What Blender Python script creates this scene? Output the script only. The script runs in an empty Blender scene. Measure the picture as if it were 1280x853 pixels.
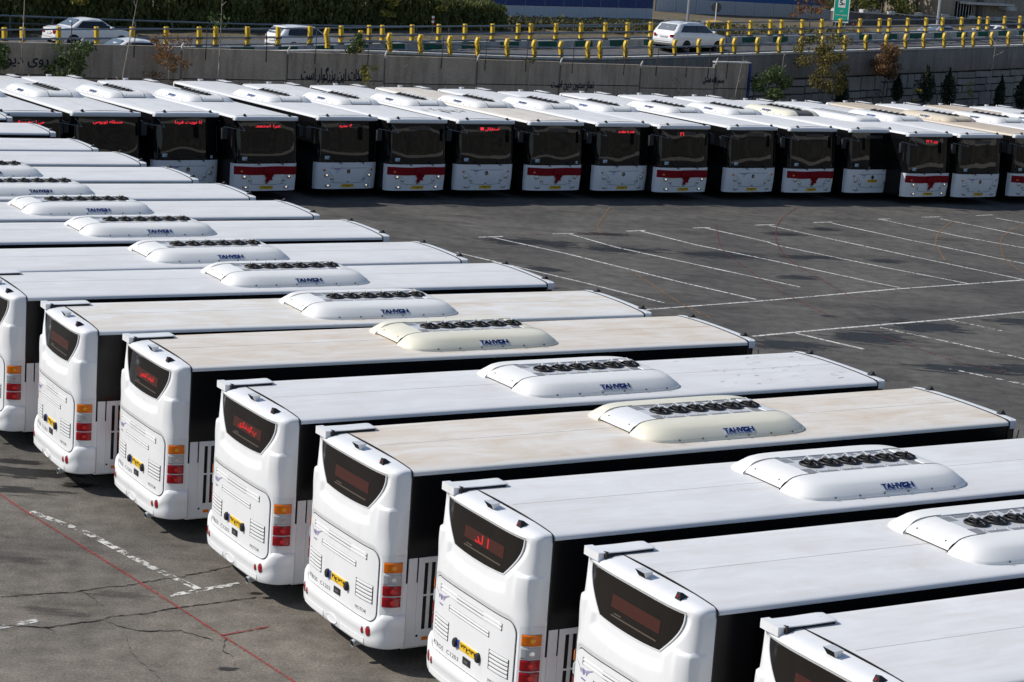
import bpy, bmesh, math, random, unicodedata
from math import sin, cos, pi, radians, sqrt
from mathutils import Vector, Matrix

random.seed(7)
CAMP = [2617.49525,0.20174,0.07384,10.56233]
TH = [0.53274,-0.97199]
NEAR = {0:[4.53,20.61,0],1:[2.585,22.899,0.0],2:[0.712,25.35,0.0],3:[-1.228,27.896,0.019],4:[-3.063,30.335,0.014],5:[-5.175,33.279,-0.001],6:[-7.173,35.559,-0.023],7:[-9.036,38.092,-0.009],8:[-10.869,40.103,0.005],9:[-12.878,42.779,-0.008],10:[-14.706,45.129,0.004],11:[-16.625,47.487,-0.001],12:[-18.503,49.995,-0.0],13:[-20.38,52.529,-0.0],14:[-22.23,54.907,-0.0],15:[-24.225,58.186,-0.0],16:[-26.352,61.365,-0.0]}
FAR = {0:[-16.444,68.911,-0.0],1:[-14.156,70.691,-0.009],2:[-11.699,72.418,0.058],3:[-9.018,73.091,0.027],4:[-6.348,75.159,0.033],5:[-3.873,76.082,0.004],6:[-1.425,77.623,-0.018],7:[1.202,78.997,-0.015],8:[3.794,80.451,-0.01],9:[6.211,81.331,-0.03],10:[9.052,82.999,-0.006],11:[11.597,84.305,-0.018],12:[14.228,85.719,-0.007],13:[16.593,85.8,-0.002],14:[18.917,86.968,-0.008],15:[21.591,88.801,0.0],16:[24.09,90.15,0.0],17:[26.59,91.5,0.0],18:[29.09,92.85,0.0]}
WHITE = [[[-0.86,68.37],[1.58,66.1],[4.83,62.44],[7.04,60.26]],[[1.68,70.41],[3.24,68.19],[7.75,63.91],[8.66,63.02]],[[4.17,72.38],[5.96,70.08],[8.18,68.0],[11.34,64.8],[11.91,64.32]],[[6.61,74.27],[8.6,71.97],[8.84,71.36],[11.85,68.37],[14.39,66.1]],[[9.05,76.19],[11.25,73.61],[13.69,70.85],[16.49,67.83]],[[11.65,78.02],[13.89,75.26],[17.36,71.34]],[[13.84,80.09],[16.38,76.86],[18.48,75.02]],[[16.39,81.69],[19.22,78.24]],[[18.9,83.15],[20.32,81.68]],[[-1.95,64.78],[-0.17,63.06],[2.11,60.86],[4.23,58.61]],[[-1.35,68.21],[-0.55,68.78]],[[1.11,70.13],[1.85,70.62]],[[3.68,72.04],[4.35,72.56]],[[6.13,74.03],[6.8,74.5]],[[8.55,75.94],[9.32,76.53]],[[10.93,77.86],[11.72,78.37]],[[13.72,80.12],[14.22,80.5]],[[15.67,81.69],[16.53,82.25]],[[18.16,83.44],[18.98,84.09]],[[3.67,57.34],[7.37,60.27],[11.65,63.93],[16.71,67.84]],[[6.34,54.57],[8.61,56.41],[12.33,59.24],[15.3,61.65]],[[7.62,55.48],[8.43,54.7],[9.23,53.95]],[[10.17,57.23],[11.49,56.16],[12.81,54.93],[13.6,54.18]],[[12.51,59.31],[13.75,58.13]],[[11.12,52.23],[12.85,50.87]],[[-7.95,34.18],[-6.84,33.28],[-5.42,31.68],[-4.51,30.77]],[[-4.92,30.4],[-3.96,31.21]],[[-7.07,28.43],[-6.57,28.89]]]
RED = [[[-8.85,35.24],[-8.69,35.05],[-8.16,34.32],[-8.03,34.16],[-5.51,30.96],[-3.88,28.82],[-3.28,28.05],[-2.58,27.13]],[[-3.88,28.82],[-3.43,29.2],[-3.25,29.35]],[[10.83,82.07],[9.63,77.51],[8.96,72.68],[8.93,68.35],[9.45,65.16],[10.0,62.27],[10.84,60.01]],[[7.05,75.18],[6.81,69.88],[7.15,66.73],[7.68,63.24],[8.28,60.64],[9.06,58.09]],[[9.77,56.51],[10.81,54.52],[11.36,53.49],[12.53,52.15]],[[0.06,69.43],[3.77,71.63]]]
ORANGE = [[[3.44,64.01],[4.13,61.04],[4.79,58.46],[5.45,56.68]],[[2.74,71.11],[2.73,72.99],[2.96,75.09],[3.27,77.78]],[[16.8,81.18],[15.69,77.91],[14.93,74.63],[14.52,70.72]],[[19.72,81.81],[18.5,79.1],[17.67,76.51],[16.86,71.96],[16.87,69.16]]]
CRACKS = [[[-7.34,29.75],[-6.95,29.98],[-6.26,30.28],[-6.0,30.52],[-5.67,30.71],[-5.3,31.04],[-4.97,31.27],[-4.53,31.68],[-4.07,32.21]],[[-7.03,28.54],[-6.39,28.62],[-6.01,28.87],[-5.66,29.13],[-5.57,29.28],[-5.19,29.48],[-4.67,29.9],[-4.26,30.16],[-3.62,30.61]],[[-6.26,30.28],[-6.12,30.2],[-5.98,29.97],[-5.78,29.73]],[[-5.22,28.53],[-5.15,28.29],[-5.04,27.91],[-4.7,27.34],[-4.56,27.17],[-4.36,26.79]],[[-5.62,29.09],[-5.44,28.91],[-5.0,28.75],[-4.5,28.9],[-4.18,28.72],[-3.99,28.63],[-3.93,28.48]],[[-6.39,28.62],[-6.25,28.48],[-6.08,28.17]],[[-3.81,28.75],[-3.79,28.25],[-3.58,27.97],[-3.5,27.59]],[[-4.39,30.77],[-4.22,30.37]]]
STAINS = [[3.17,67.82,1.46,0.23,-0.02,-0.67,0.8],[0.76,62.82,0.68,0.1,0.0,-0.44,0.7],[6.63,68.27,1.34,0.21,-0.06,-0.68,0.7],[9.65,69.16,1.03,0.17,-0.06,-0.43,0.6],[8.81,64.88,0.64,0.09,-0.04,-0.39,0.7],[12.39,69.59,0.55,0.08,-0.07,-0.44,0.8],[11.11,76.23,0.54,0.09,-0.06,-0.43,0.6],[9.6,55.67,1.06,0.14,-0.12,-0.79,0.95],[11.73,57.83,0.97,0.12,-0.14,-0.74,0.95],[7.32,53.77,0.89,0.11,-0.08,-0.64,0.9],[11.64,52.32,1.26,0.15,-0.1,-0.51,0.9],[13.09,52.82,0.46,0.05,-0.14,-0.62,0.9],[0.28,67.97,1.59,0.25,0.01,-0.67,0.6],[3.01,71.06,0.83,0.14,-0.01,-0.36,0.6],[10.61,58.58,0.7,0.09,-0.06,-0.39,0.5],[8.89,58.51,0.23,0.03,-0.02,-0.2,0.8],[14.54,59.86,0.72,0.09,-0.11,-0.53,0.7],[5.87,72.66,0.85,0.14,-0.03,-0.39,0.5],[-8.49,36.52,0.79,0.07,0.08,-0.31,0.9],[-9.06,37.2,0.5,0.05,0.04,-0.16,0.8],[-8.42,35.36,0.69,0.06,0.05,-0.2,0.7],[-7.5,35.98,0.28,0.02,0.03,-0.15,0.8],[9.41,74.22,0.73,0.12,-0.04,-0.41,0.6],[1.04,59.74,0.33,0.04,0.0,-0.13,0.7],[12.51,52.81,0.25,0.03,-0.05,-0.21,0.6],[15.45,75.82,0.72,0.12,-0.08,-0.42,0.5],[-6.52,29.29,0.35,0.03,0.05,-0.2,0.35],[-6.03,29.22,0.14,0.01,0.02,-0.1,0.5],[-5.64,30.23,0.42,0.04,0.04,-0.21,0.4],[-3.63,27.53,0.17,0.01,0.01,-0.08,0.9],[-7.67,31.54,0.5,0.04,0.06,-0.23,0.4],[9.14,50.71,0.81,0.09,-0.09,-0.57,0.4],[-3.65,30.81,0.1,0.01,0.01,-0.06,0.9]]
EDGE = [[-22.96,83.2,3.79],[-19.71,87.3,3.67],[-15.29,91.5,3.67],[-11.52,93.0,3.85],[-9.28,93.5,4.05],[-6.6,96.0,3.88],[-2.86,99.0,3.81],[1.32,103.0,3.68],[3.73,105.0,3.76],[6.7,108.3,3.83],[9.84,111.5,3.96],[14.6,116.0,4.14],[22.49,123.5,4.47],[30.23,131.0,4.76],[37.0,138.0,5.04]]
MED = [[-24.15,87.5,3.29],[-20.77,92.0,3.34],[-16.19,95.5,3.49],[-11.96,98.0,3.67],[-7.54,103.5,3.79],[-3.55,107.0,3.96],[1.34,110.5,4.17],[5.68,114.0,4.37],[10.28,117.5,4.6],[17.75,123.5,4.97],[24.78,130.0,5.25],[31.49,137.0,5.52],[38.74,145.0,5.78]]
NPOSTS = [[-9.21,93.56,4.05],[-7.84,94.84,3.96],[-6.6,96.0,3.88],[-5.25,97.08,3.85],[-3.93,98.14,3.83],[-2.67,99.18,3.8],[-1.3,100.49,3.76],[-0.01,101.73,3.72],[1.29,102.97,3.68],[2.63,104.08,3.72],[3.25,104.6,3.74],[4.56,105.92,3.78],[5.9,107.41,3.81],[7.2,108.81,3.85],[8.54,110.17,3.91],[9.86,111.52,3.96],[10.58,112.2,3.99],[11.93,113.48,4.04],[13.22,114.69,4.09],[14.55,115.95,4.14],[15.91,117.25,4.19],[17.33,118.6,4.25],[18.7,119.9,4.31],[20.07,121.2,4.37],[21.38,122.45,4.42],[22.64,123.64,4.48],[24.1,125.06,4.53],[25.5,126.41,4.58],[26.24,127.13,4.61],[27.61,128.46,4.66],[28.89,129.7,4.71],[30.2,130.97,4.76],[31.79,132.61,4.82],[33.41,134.29,4.89]]
FPOSTS = [[-23.77,88.01,3.3],[-23.15,88.83,3.3],[-22.55,89.63,3.31],[-21.97,90.4,3.32],[-20.77,92.0,3.34],[-19.34,93.09,3.39],[-17.97,94.14,3.43],[-16.62,95.17,3.48],[-15.27,96.04,3.53],[-14.58,96.45,3.56],[-13.24,97.24,3.62],[-11.93,98.04,3.67],[-10.62,99.67,3.71],[-9.31,101.3,3.74],[-8.08,102.82,3.78],[-7.5,103.53,3.79],[-6.11,104.75,3.85],[-4.84,105.87,3.91],[-3.57,106.99,3.96],[-2.2,107.96,4.02],[-0.9,108.9,4.07],[-0.25,109.36,4.1],[1.06,110.3,4.16],[2.38,111.34,4.22],[3.69,112.39,4.28],[4.9,113.37,4.33],[6.19,114.39,4.4],[7.79,115.61,4.48],[9.45,116.87,4.56],[10.72,117.86,4.62],[12.02,118.9,4.69],[13.24,119.88,4.75],[13.92,120.42,4.78],[15.21,121.46,4.84],[16.46,122.46,4.91],[17.66,123.42,4.97],[18.99,124.65,5.02],[20.34,125.9,5.07],[21.01,126.52,5.1],[22.31,127.71,5.15],[23.63,128.93,5.2],[24.84,130.07,5.25],[26.31,131.6,5.31],[27.69,133.03,5.37],[28.36,133.73,5.39],[29.73,135.17,5.45],[31.01,136.5,5.5],[32.43,138.04,5.55],[34.03,139.8,5.61]]
WALLJ = [[-28.22,80.11],[-25.2,82.21],[-21.88,84.51],[-18.66,86.75],[-14.93,89.33],[-10.76,92.22],[-6.69,95.04],[-2.6,97.88],[1.29,100.58],[5.27,103.33],[9.16,106.04],[10.97,107.29]]

SC = bpy.context.scene
COL = SC.collection

# ------------------------------------------------------------------ camera
F_PX, PITCH, ROLL, CAM_H = CAMP
cam_data = bpy.data.cameras.new("camera")
cam_data.sensor_width = 36.0
cam_data.lens = F_PX / 1280.0 * 36.0
cam_data.clip_start = 0.5
cam_data.clip_end = 9000.0
cam = bpy.data.objects.new("camera", cam_data)
COL.objects.link(cam)
_r = Vector((1, 0, 0)); _d = Vector((0, -sin(PITCH), -cos(PITCH))); _f = Vector((0, cos(PITCH), -sin(PITCH)))
_xp = cos(ROLL) * _r - sin(ROLL) * _d
_yp = sin(ROLL) * _r + cos(ROLL) * _d
cam.matrix_world = Matrix(((_xp.x, -_yp.x, -_f.x, 0), (_xp.y, -_yp.y, -_f.y, 0), (_xp.z, -_yp.z, -_f.z, CAM_H), (0, 0, 0, 1)))
SC.camera = cam

# ------------------------------------------------------------------ light
SUN_EL, SUN_AZ = radians(41.0), radians(179.0)
world = bpy.data.worlds.new("World"); SC.world = world; world.use_nodes = True
wn = world.node_tree.nodes; wl = world.node_tree.links
sky = wn.new("ShaderNodeTexSky"); sky.sky_type = 'NISHITA'; sky.sun_disc = False
sky.sun_elevation = SUN_EL; sky.sun_rotation = radians(-89.0)
sky.dust_density = 1.0; sky.air_density = 1.0; sky.ozone_density = 2.0
wl.new(sky.outputs[0], wn["Background"].inputs[0]); wn["Background"].inputs[1].default_value = 0.105
sd = bpy.data.lights.new("sun", 'SUN'); sd.energy = 4.05; sd.angle = radians(0.5); sd.color = (1.0, 0.955, 0.89)
sun = bpy.data.objects.new("sun", sd); COL.objects.link(sun)
sdir = Vector((-cos(SUN_EL) * cos(SUN_AZ), -cos(SUN_EL) * sin(SUN_AZ), -sin(SUN_EL)))
sun.rotation_euler = sdir.to_track_quat('-Z', 'Y').to_euler(); sun.location = (-60, 20, 60)
SC.view_settings.view_transform = 'Standard'; SC.view_settings.look = 'None'
SC.view_settings.exposure = 0.0; SC.view_settings.gamma = 1.0

# ------------------------------------------------------------------ materials
MATS = {}
def mat(name, col, rough=0.5, metal=0.0, spec=0.5, emit=None, estr=0.0, coat=0.0):
    m = bpy.data.materials.new(name); m.use_nodes = True
    b = m.node_tree.nodes["Principled BSDF"]
    b.inputs["Base Color"].default_value = (*col, 1)
    b.inputs["Roughness"].default_value = rough; b.inputs["Metallic"].default_value = metal
    b.inputs["Specular IOR Level"].default_value = spec
    b.inputs["Coat Weight"].default_value = coat
    if emit:
        b.inputs["Emission Color"].default_value = (*emit, 1); b.inputs["Emission Strength"].default_value = estr
    MATS[name] = m
    return m
def N(m, t, **kw):
    n = m.node_tree.nodes.new(t)
    for k, v in kw.items():
        if k in n.inputs: n.inputs[k].default_value = v
        else: setattr(n, k, v)
    return n
def L(m, a, b): m.node_tree.links.new(a, b)
def P(m): return m.node_tree.nodes["Principled BSDF"]
def ramp(m, src, stops):
    r = N(m, "ShaderNodeValToRGB")
    while len(r.color_ramp.elements) < len(stops): r.color_ramp.elements.new(0.5)
    for e, (p, c) in zip(r.color_ramp.elements, stops):
        e.position = p; e.color = (*c, 1) if len(c) == 3 else c
    L(m, src, r.inputs[0]); return r
def noise(m, vec, scale, detail=4, rough=0.55, dist=0.0):
    n = N(m, "ShaderNodeTexNoise"); n.inputs["Scale"].default_value = scale; n.inputs["Detail"].default_value = detail
    n.inputs["Roughness"].default_value = rough; n.inputs["Distortion"].default_value = dist
    L(m, vec, n.inputs["Vector"]); return n
def mapping(m, coord, scale=(1, 1, 1), rot=(0, 0, 0), seed=False):
    tc = N(m, "ShaderNodeTexCoord")
    mp = N(m, "ShaderNodeMapping"); mp.inputs["Scale"].default_value = scale; mp.inputs["Rotation"].default_value = rot
    if coord == 'World':
        g = N(m, "ShaderNodeNewGeometry"); L(m, g.outputs["Position"], mp.inputs[0])
    else: L(m, tc.outputs[coord], mp.inputs[0])
    if seed:
        oi = N(m, "ShaderNodeObjectInfo")
        mu = N(m, "ShaderNodeMath", operation='MULTIPLY'); L(m, oi.outputs["Random"], mu.inputs[0]); mu.inputs[1].default_value = 60.0
        L(m, mu.outputs[0], mp.inputs["Location"])
    return mp
def mix(m, fac, a, b, blend='MIX'):
    x = N(m, "ShaderNodeMix", data_type='RGBA', blend_type=blend)
    for s, v in ((0, fac), (6, a), (7, b)):
        if hasattr(v, 'is_output') or hasattr(v, 'links'): L(m, v, x.inputs[s])
        elif s == 0: x.inputs[0].default_value = v
        else: x.inputs[s].default_value = (*v, 1)
    return x.outputs[2]
def bump(m, h, strength=0.2, dist=0.02):
    b = N(m, "ShaderNodeBump"); b.inputs["Strength"].default_value = strength; b.inputs["Distance"].default_value = dist
    L(m, h, b.inputs["Height"]); L(m, b.outputs[0], P(m).inputs["Normal"])

def paint(name, a, b, rough=0.32, streak=(0.5, 2.5, 0.5)):
    m = mat(name, a, rough, coat=0.15)
    n = noise(m, mapping(m, 'Object', streak, seed=True).outputs[0], 1.3, 6, 0.6)
    r = ramp(m, n.outputs[0], [(0.35, a), (0.60, tuple((x + y) / 2 for x, y in zip(a, b))), (0.80, tuple(y * .93 for y in b))])
    L(m, r.outputs[0], P(m).inputs["Base Color"])
    n2 = noise(m, mapping(m, 'Object', (1, 1, 1), seed=True).outputs[0], 6, 4)
    rr = ramp(m, n2.outputs[0], [(0.3, (rough - .06,) * 3), (0.7, (rough + .12,) * 3)]); L(m, rr.outputs[0], P(m).inputs["Roughness"])
    return m
paint("bus_white", (0.80, 0.805, 0.81), (0.76, 0.765, 0.77))
paint("trim_white", (0.74, 0.75, 0.76), (0.68, 0.69, 0.70), 0.4)
def roof_paint(name, base, dirt, lo, hi, amt):
    m = mat(name, base, 0.45)
    mp = mapping(m, 'Object', (0.7, 1.5, 1), seed=True)
    n = noise(m, mp.outputs[0], 1.3, 9, 0.66, 0.7)
    n2 = noise(m, mapping(m, 'Object', (0.5, 9, 1), seed=True).outputs[0], 1.0, 5, 0.6)
    n3 = noise(m, mapping(m, 'Object', (7, 7, 1), seed=True).outputs[0], 1.5, 3, 0.5)
    ad = N(m, "ShaderNodeMath", operation='MULTIPLY_ADD'); L(m, n2.outputs[0], ad.inputs[0]); ad.inputs[1].default_value = 0.45; L(m, n.outputs[0], ad.inputs[2])
    r = ramp(m, ad.outputs[0], [(lo, (0, 0, 0)), (hi, (amt,) * 3)])
    # the flat middle of the roof holds the dirt, its rounded edges wash clean
    tc = N(m, "ShaderNodeTexCoord"); sx = N(m, "ShaderNodeSeparateXYZ"); L(m, tc.outputs["Object"], sx.inputs[0])
    ab = N(m, "ShaderNodeMath", operation='ABSOLUTE'); L(m, sx.outputs[1], ab.inputs[0])
    ed = ramp(m, ab.outputs[0], [(1.0, (1, 1, 1)), (1.17, (0, 0, 0))]); ed.color_ramp.elements[0].position = 0.96
    for e, p in zip(ed.color_ramp.elements, (0.93, 1.0)): e.position = p
    dv = N(m, "ShaderNodeMath", operation='DIVIDE'); L(m, ab.outputs[0], dv.inputs[0]); dv.inputs[1].default_value = 1.2; L(m, dv.outputs[0], ed.inputs[0])
    mu = N(m, "ShaderNodeMath", operation='MULTIPLY'); L(m, r.outputs[0], mu.inputs[0]); L(m, ed.outputs[0], mu.inputs[1])
    c = mix(m, mu.outputs[0], base, dirt)
    spots = ramp(m, n3.outputs[0], [(0.72, (0, 0, 0)), (0.80, (0.5,) * 3)])
    c2 = mix(m, spots.outputs[0], c, tuple(d * 0.75 for d in dirt))
    L(m, c2, P(m).inputs["Base Color"])
    return m
roof_paint("roof_clean", (0.755, 0.757, 0.760), (0.61, 0.59, 0.555), 0.58, 1.0, 0.8)
roof_paint("roof_cream", (0.79, 0.79, 0.77), (0.66, 0.57, 0.45), 0.56, 0.92, 0.9)
roof_paint("roof_tan", (0.78, 0.755, 0.705), (0.62, 0.50, 0.37), 0.52, 0.98, 1.0)
roof_paint("roof_tan_dark", (0.66, 0.58, 0.48), (0.52, 0.41, 0.29), 0.40, 0.85, 0.95)
paint("unit_white", (0.79, 0.79, 0.775), (0.73, 0.73, 0.71), 0.5)
paint("unit_cream", (0.78, 0.75, 0.62), (0.70, 0.66, 0.52), 0.4)
paint("unit_tan", (0.66, 0.58, 0.46), (0.55, 0.46, 0.34), 0.5)
mat("gloss_black", (0.006, 0.006, 0.007), 0.25, spec=0.22)
mat("side_glass", (0.004, 0.004, 0.005), 0.10, spec=0.25)
m = mat("windscreen_glass", (0.006, 0.006, 0.006), 0.03, spec=0.5)
n = noise(m, mapping(m, 'Object', (1, 1.1, 0.45), seed=True).outputs[0], 1.0, 0, 0.4); bump(m, n.outputs[0], 1.0, 0.055)
mat("window_tint", (0.012, 0.010, 0.009), 0.07, spec=0.3)
mat("rubber", (0.016, 0.016, 0.017), 0.7)
mat("dark_void", (0.008, 0.008, 0.008), 0.9, spec=0.1)
mat("grey_plastic", (0.10, 0.10, 0.105), 0.55)
mat("seam_dark", (0.02, 0.02, 0.022), 0.7)
mat("seam_grey", (0.36, 0.35, 0.33), 0.7)
mat("metal_sheet", (0.66, 0.67, 0.68), 0.45, 0.25)
mat("grille_metal", (0.30, 0.30, 0.31), 0.5, 0.3)
mat("fan_black", (0.012, 0.012, 0.013), 0.45)
mat("chrome", (0.75, 0.75, 0.76), 0.15, 1.0)
def lens(name, c, rough=0.15):
    m = mat(name, c, rough, spec=0.35, coat=0.1)
    w = N(m, "ShaderNodeTexVoronoi"); w.inputs["Scale"].default_value = 55
    L(m, mapping(m, 'Object').outputs[0], w.inputs["Vector"])
    bump(m, w.outputs["Distance"], 0.12, 0.01)
    return m
lens("lamp_orange", (0.70, 0.16, 0.005)); lens("lamp_red", (0.33, 0.005, 0.010)); lens("lamp_clear", (0.42, 0.43, 0.44))
lens("lamp_red_bright", (0.80, 0.03, 0.03)); lens("lamp_orange_bright", (0.85, 0.36, 0.03))
mat("headlamp_glass", (0.72, 0.70, 0.66), 0.08, 0.4, coat=1.0)
mat("bulb_lit", (0.8, 0.7, 0.55), 0.3, emit=(1.0, 0.86, 0.62), estr=0.9)
mat("lamp_amber_small", (0.65, 0.22, 0.05), 0.15)
mat("plate_yellow", (0.80, 0.50, 0.02), 0.45); mat("plate_blue", (0.03, 0.07, 0.35), 0.4); mat("print_black", (0.012, 0.012, 0.014), 0.5)
mat("logo_violet", (0.27, 0.24, 0.45), 0.4, 0.2); mat("badge_blue", (0.008, 0.025, 0.15), 0.4); mat("badge_pale", (0.68, 0.72, 0.78), 0.4)
mat("led_panel", (0.040, 0.008, 0.005), 0.4, emit=(0.5, 0.05, 0.02), estr=0.018)
mat("led_lit", (0.2, 0.01, 0.01), 0.5, emit=(1.0, 0.02, 0.02), estr=0.55)
mat("led_front", (0.3, 0.01, 0.01), 0.5, emit=(1.0, 0.04, 0.06), estr=0.85)
mat("display_grey", (0.035, 0.035, 0.037), 0.3)
mat("reflection_brown", (0.10, 0.075, 0.055), 0.5)
mat("sticker_blue", (0.42, 0.55, 0.62), 0.4)
m = mat("ribbon_red", (0.24, 0.004, 0.010), 0.6, spec=0.15)
n = noise(m, mapping(m, 'Object', (1, 3, 14)).outputs[0], 3.0, 3); bump(m, n.outputs[0], 0.5, 0.03)
mat("soot", (0.16, 0.15, 0.14), 0.8)
mat("rim_grey", (0.30, 0.30, 0.31), 0.4, 0.6)

# asphalt: weathered, tracked and spotted
def asphalt(name, a, b, c, track=True):
    m = mat(name, a, 0.88, spec=0.25)
    w = mapping(m, 'World')
    n1 = noise(m, w.outputs[0], 0.22, 6, 0.6, 0.3)
    base = ramp(m, n1.outputs[0], [(0.32, a), (0.52, b), (0.72, c)])
    st = mapping(m, 'World', (0.16, 0.9, 1), (0, 0, radians(-12)))
    n2 = noise(m, st.outputs[0], 1.0, 6, 0.62, 0.6)
    r2 = ramp(m, n2.outputs[0], [(0.54, (0, 0, 0)), (0.70, (0.55,) * 3)])
    col = mix(m, r2.outputs[0], base.outputs[0], tuple(x * 0.42 for x in a)) if track else base.outputs[0]
    n3 = noise(m, w.outputs[0], 24.0, 4, 0.75)
    g = ramp(m, n3.outputs[0], [(0.30, (0.62,) * 3), (0.50, (1.0,) * 3), (0.72, (1.6,) * 3)])
    col = mix(m, 1.0, col, g.outputs[0], 'MULTIPLY')
    n4 = noise(m, w.outputs[0], 2.3, 5, 0.6)
    g4 = ramp(m, n4.outputs[0], [(0.34, (0.76,) * 3), (0.66, (1.20,) * 3)])
    col = mix(m, 1.0, col, g4.outputs[0], 'MULTIPLY')
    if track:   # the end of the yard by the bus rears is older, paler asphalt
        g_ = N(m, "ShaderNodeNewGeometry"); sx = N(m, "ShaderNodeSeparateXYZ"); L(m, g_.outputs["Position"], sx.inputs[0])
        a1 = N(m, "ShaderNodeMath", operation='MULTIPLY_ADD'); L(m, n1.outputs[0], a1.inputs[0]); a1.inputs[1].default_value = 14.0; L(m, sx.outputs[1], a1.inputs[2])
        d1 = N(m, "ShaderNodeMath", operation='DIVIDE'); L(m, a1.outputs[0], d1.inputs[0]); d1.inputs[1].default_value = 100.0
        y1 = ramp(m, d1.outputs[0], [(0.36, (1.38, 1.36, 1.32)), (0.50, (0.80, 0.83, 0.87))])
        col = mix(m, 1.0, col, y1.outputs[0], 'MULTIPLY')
    L(m, col, P(m).inputs["Base Color"]); bump(m, n3.outputs[0], 0.5, 0.012)
    return m
asphalt("asphalt", (0.085, 0.078, 0.070), (0.125, 0.113, 0.098), (0.160, 0.146, 0.125))
asphalt("asphalt_road", (0.085, 0.085, 0.088), (0.105, 0.105, 0.108), (0.125, 0.125, 0.128), False)

def worn(name, col, lo, hi, under=None, scale=9.0):
    """flat paint or stain, broken up where it has worn away"""
    m = mat(name, col, 0.8, spec=0.25)
    n = noise(m, mapping(m, 'World').outputs[0], scale, 5, 0.7)
    r = ramp(m, n.outputs[0], [(lo, (0, 0, 0)), (hi, (1, 1, 1))])
    n2 = noise(m, mapping(m, 'World').outputs[0], 0.5, 3)
    cr = ramp(m, n2.outputs[0], [(0.35, tuple(c * 0.72 for c in col)), (0.6, col)])
    L(m, cr.outputs[0], P(m).inputs["Base Color"])
    L(m, r.outputs[0], P(m).inputs["Alpha"])
    return m
worn("line_white", (0.66, 0.65, 0.62), 0.39, 0.50)
worn("line_white_broken", (0.62, 0.61, 0.57), 0.47, 0.54, scale=6.0)
worn("line_red", (0.34, 0.06, 0.055), 0.36, 0.56); worn("line_red_faint", (0.20, 0.07, 0.06), 0.42, 0.62)
worn("line_orange", (0.33, 0.19, 0.09), 0.40, 0.62)
mat("crack_dark", (0.022, 0.020, 0.018), 0.95, spec=0.1)
def stain_mat(name, amt):
    m = mat(name, (0.026, 0.025, 0.024), 0.55, spec=0.3)
    tc = N(m, "ShaderNodeTexCoord")
    uv = N(m, "ShaderNodeMapping"); uv.inputs["Location"].default_value = (-1, -1, 0); uv.inputs["Scale"].default_value = (2, 2, 1); L(m, tc.outputs["UV"], uv.inputs[0])
    ln = N(m, "ShaderNodeVectorMath", operation='LENGTH'); L(m, uv.outputs[0], ln.inputs[0])
    n = noise(m, mapping(m, 'World', (0.6, 2.6, 1)).outputs[0], 1.9, 7, 0.68)
    ma = N(m, "ShaderNodeMath", operation='MULTIPLY_ADD'); L(m, n.outputs[0], ma.inputs[0]); ma.inputs[1].default_value = 3.4; L(m, ln.outputs["Value"], ma.inputs[2])
    r = ramp(m, ma.outputs[0], [(0.0, (amt,) * 3), (1.0, (0, 0, 0))]); r.color_ramp.elements[0].position = 0.74; r.color_ramp.elements[1].position = 0.84
    dv = N(m, "ShaderNodeMath", operation='DIVIDE'); L(m, ma.outputs[0], dv.inputs[0]); dv.inputs[1].default_value = 2.9; L(m, dv.outputs[0], r.inputs[0])
    L(m, r.outputs[0], P(m).inputs["Alpha"]); return m
stain_mat("oil_strong", 0.92); stain_mat("oil_mid", 0.75); stain_mat("oil_faint", 0.22)

def concrete(name, a, b, dark, scale=1.0):
    m = mat(name, a, 0.9, spec=0.2)
    n = noise(m, mapping(m, 'World').outputs[0], 0.8 * scale, 6, 0.65)
    r = ramp(m, n.outputs[0], [(0.3, a), (0.7, b)])
    s = noise(m, mapping(m, 'World', (2.2, 2.2, 0.25)).outputs[0], 1.6, 5, 0.6)
    rs = ramp(m, s.outputs[0], [(0.46, (0, 0, 0)), (0.68, (0.7,) * 3)])
    c = mix(m, rs.outputs[0], r.outputs[0], dark)
    f = noise(m, mapping(m, 'World').outputs[0], 14, 4)
    g = ramp(m, f.outputs[0], [(0.3, (0.85,) * 3), (0.7, (1.15,) * 3)])
    L(m, mix(m, 1.0, c, g.outputs[0], 'MULTIPLY'), P(m).inputs["Base Color"]); bump(m, f.outputs[0], 0.3, 0.02)
    return m
concrete("wall_concrete", (0.33, 0.275, 0.215), (0.41, 0.345, 0.275), (0.21, 0.172, 0.135))
concrete("wall_concrete_b", (0.305, 0.256, 0.202), (0.38, 0.32, 0.255), (0.195, 0.16, 0.127))
concrete("parapet_concrete", (0.22, 0.20, 0.18), (0.28, 0.255, 0.23), (0.155, 0.14, 0.122))
concrete("block_stone", (0.26, 0.24, 0.215), (0.33, 0.305, 0.275), (0.2, 0.187, 0.17))
concrete("block_stone_b", (0.22, 0.203, 0.182), (0.275, 0.255, 0.23), (0.165, 0.152, 0.14))
concrete("joint_dark", (0.05, 0.046, 0.04), (0.065, 0.06, 0.052), (0.03, 0.028, 0.025))
concrete("kerb_white", (0.52, 0.51, 0.48), (0.62, 0.61, 0.58), (0.36, 0.34, 0.31))
concrete("kerb_grey", (0.33, 0.33, 0.32), (0.40, 0.40, 0.39), (0.22, 0.21, 0.2))
concrete("kerb_green", (0.02, 0.09, 0.06), (0.03, 0.12, 0.08), (0.02, 0.05, 0.04))
concrete("verge_dirt", (0.11, 0.092, 0.06), (0.19, 0.155, 0.105), (0.05, 0.05, 0.025), 0.5)
concrete("reflection_hill_brown", (0.05, 0.046, 0.040), (0.19, 0.175, 0.155), (0.022, 0.021, 0.019), 0.25)  # for the unseen hill added to be mirrored in the windscreens
concrete("far_concrete", (0.12, 0.11, 0.10), (0.17, 0.155, 0.14), (0.08, 0.07, 0.065))
mat("post_yellow", (0.70, 0.45, 0.03), 0.55); mat("post_black", (0.03, 0.027, 0.02), 0.6)
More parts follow.
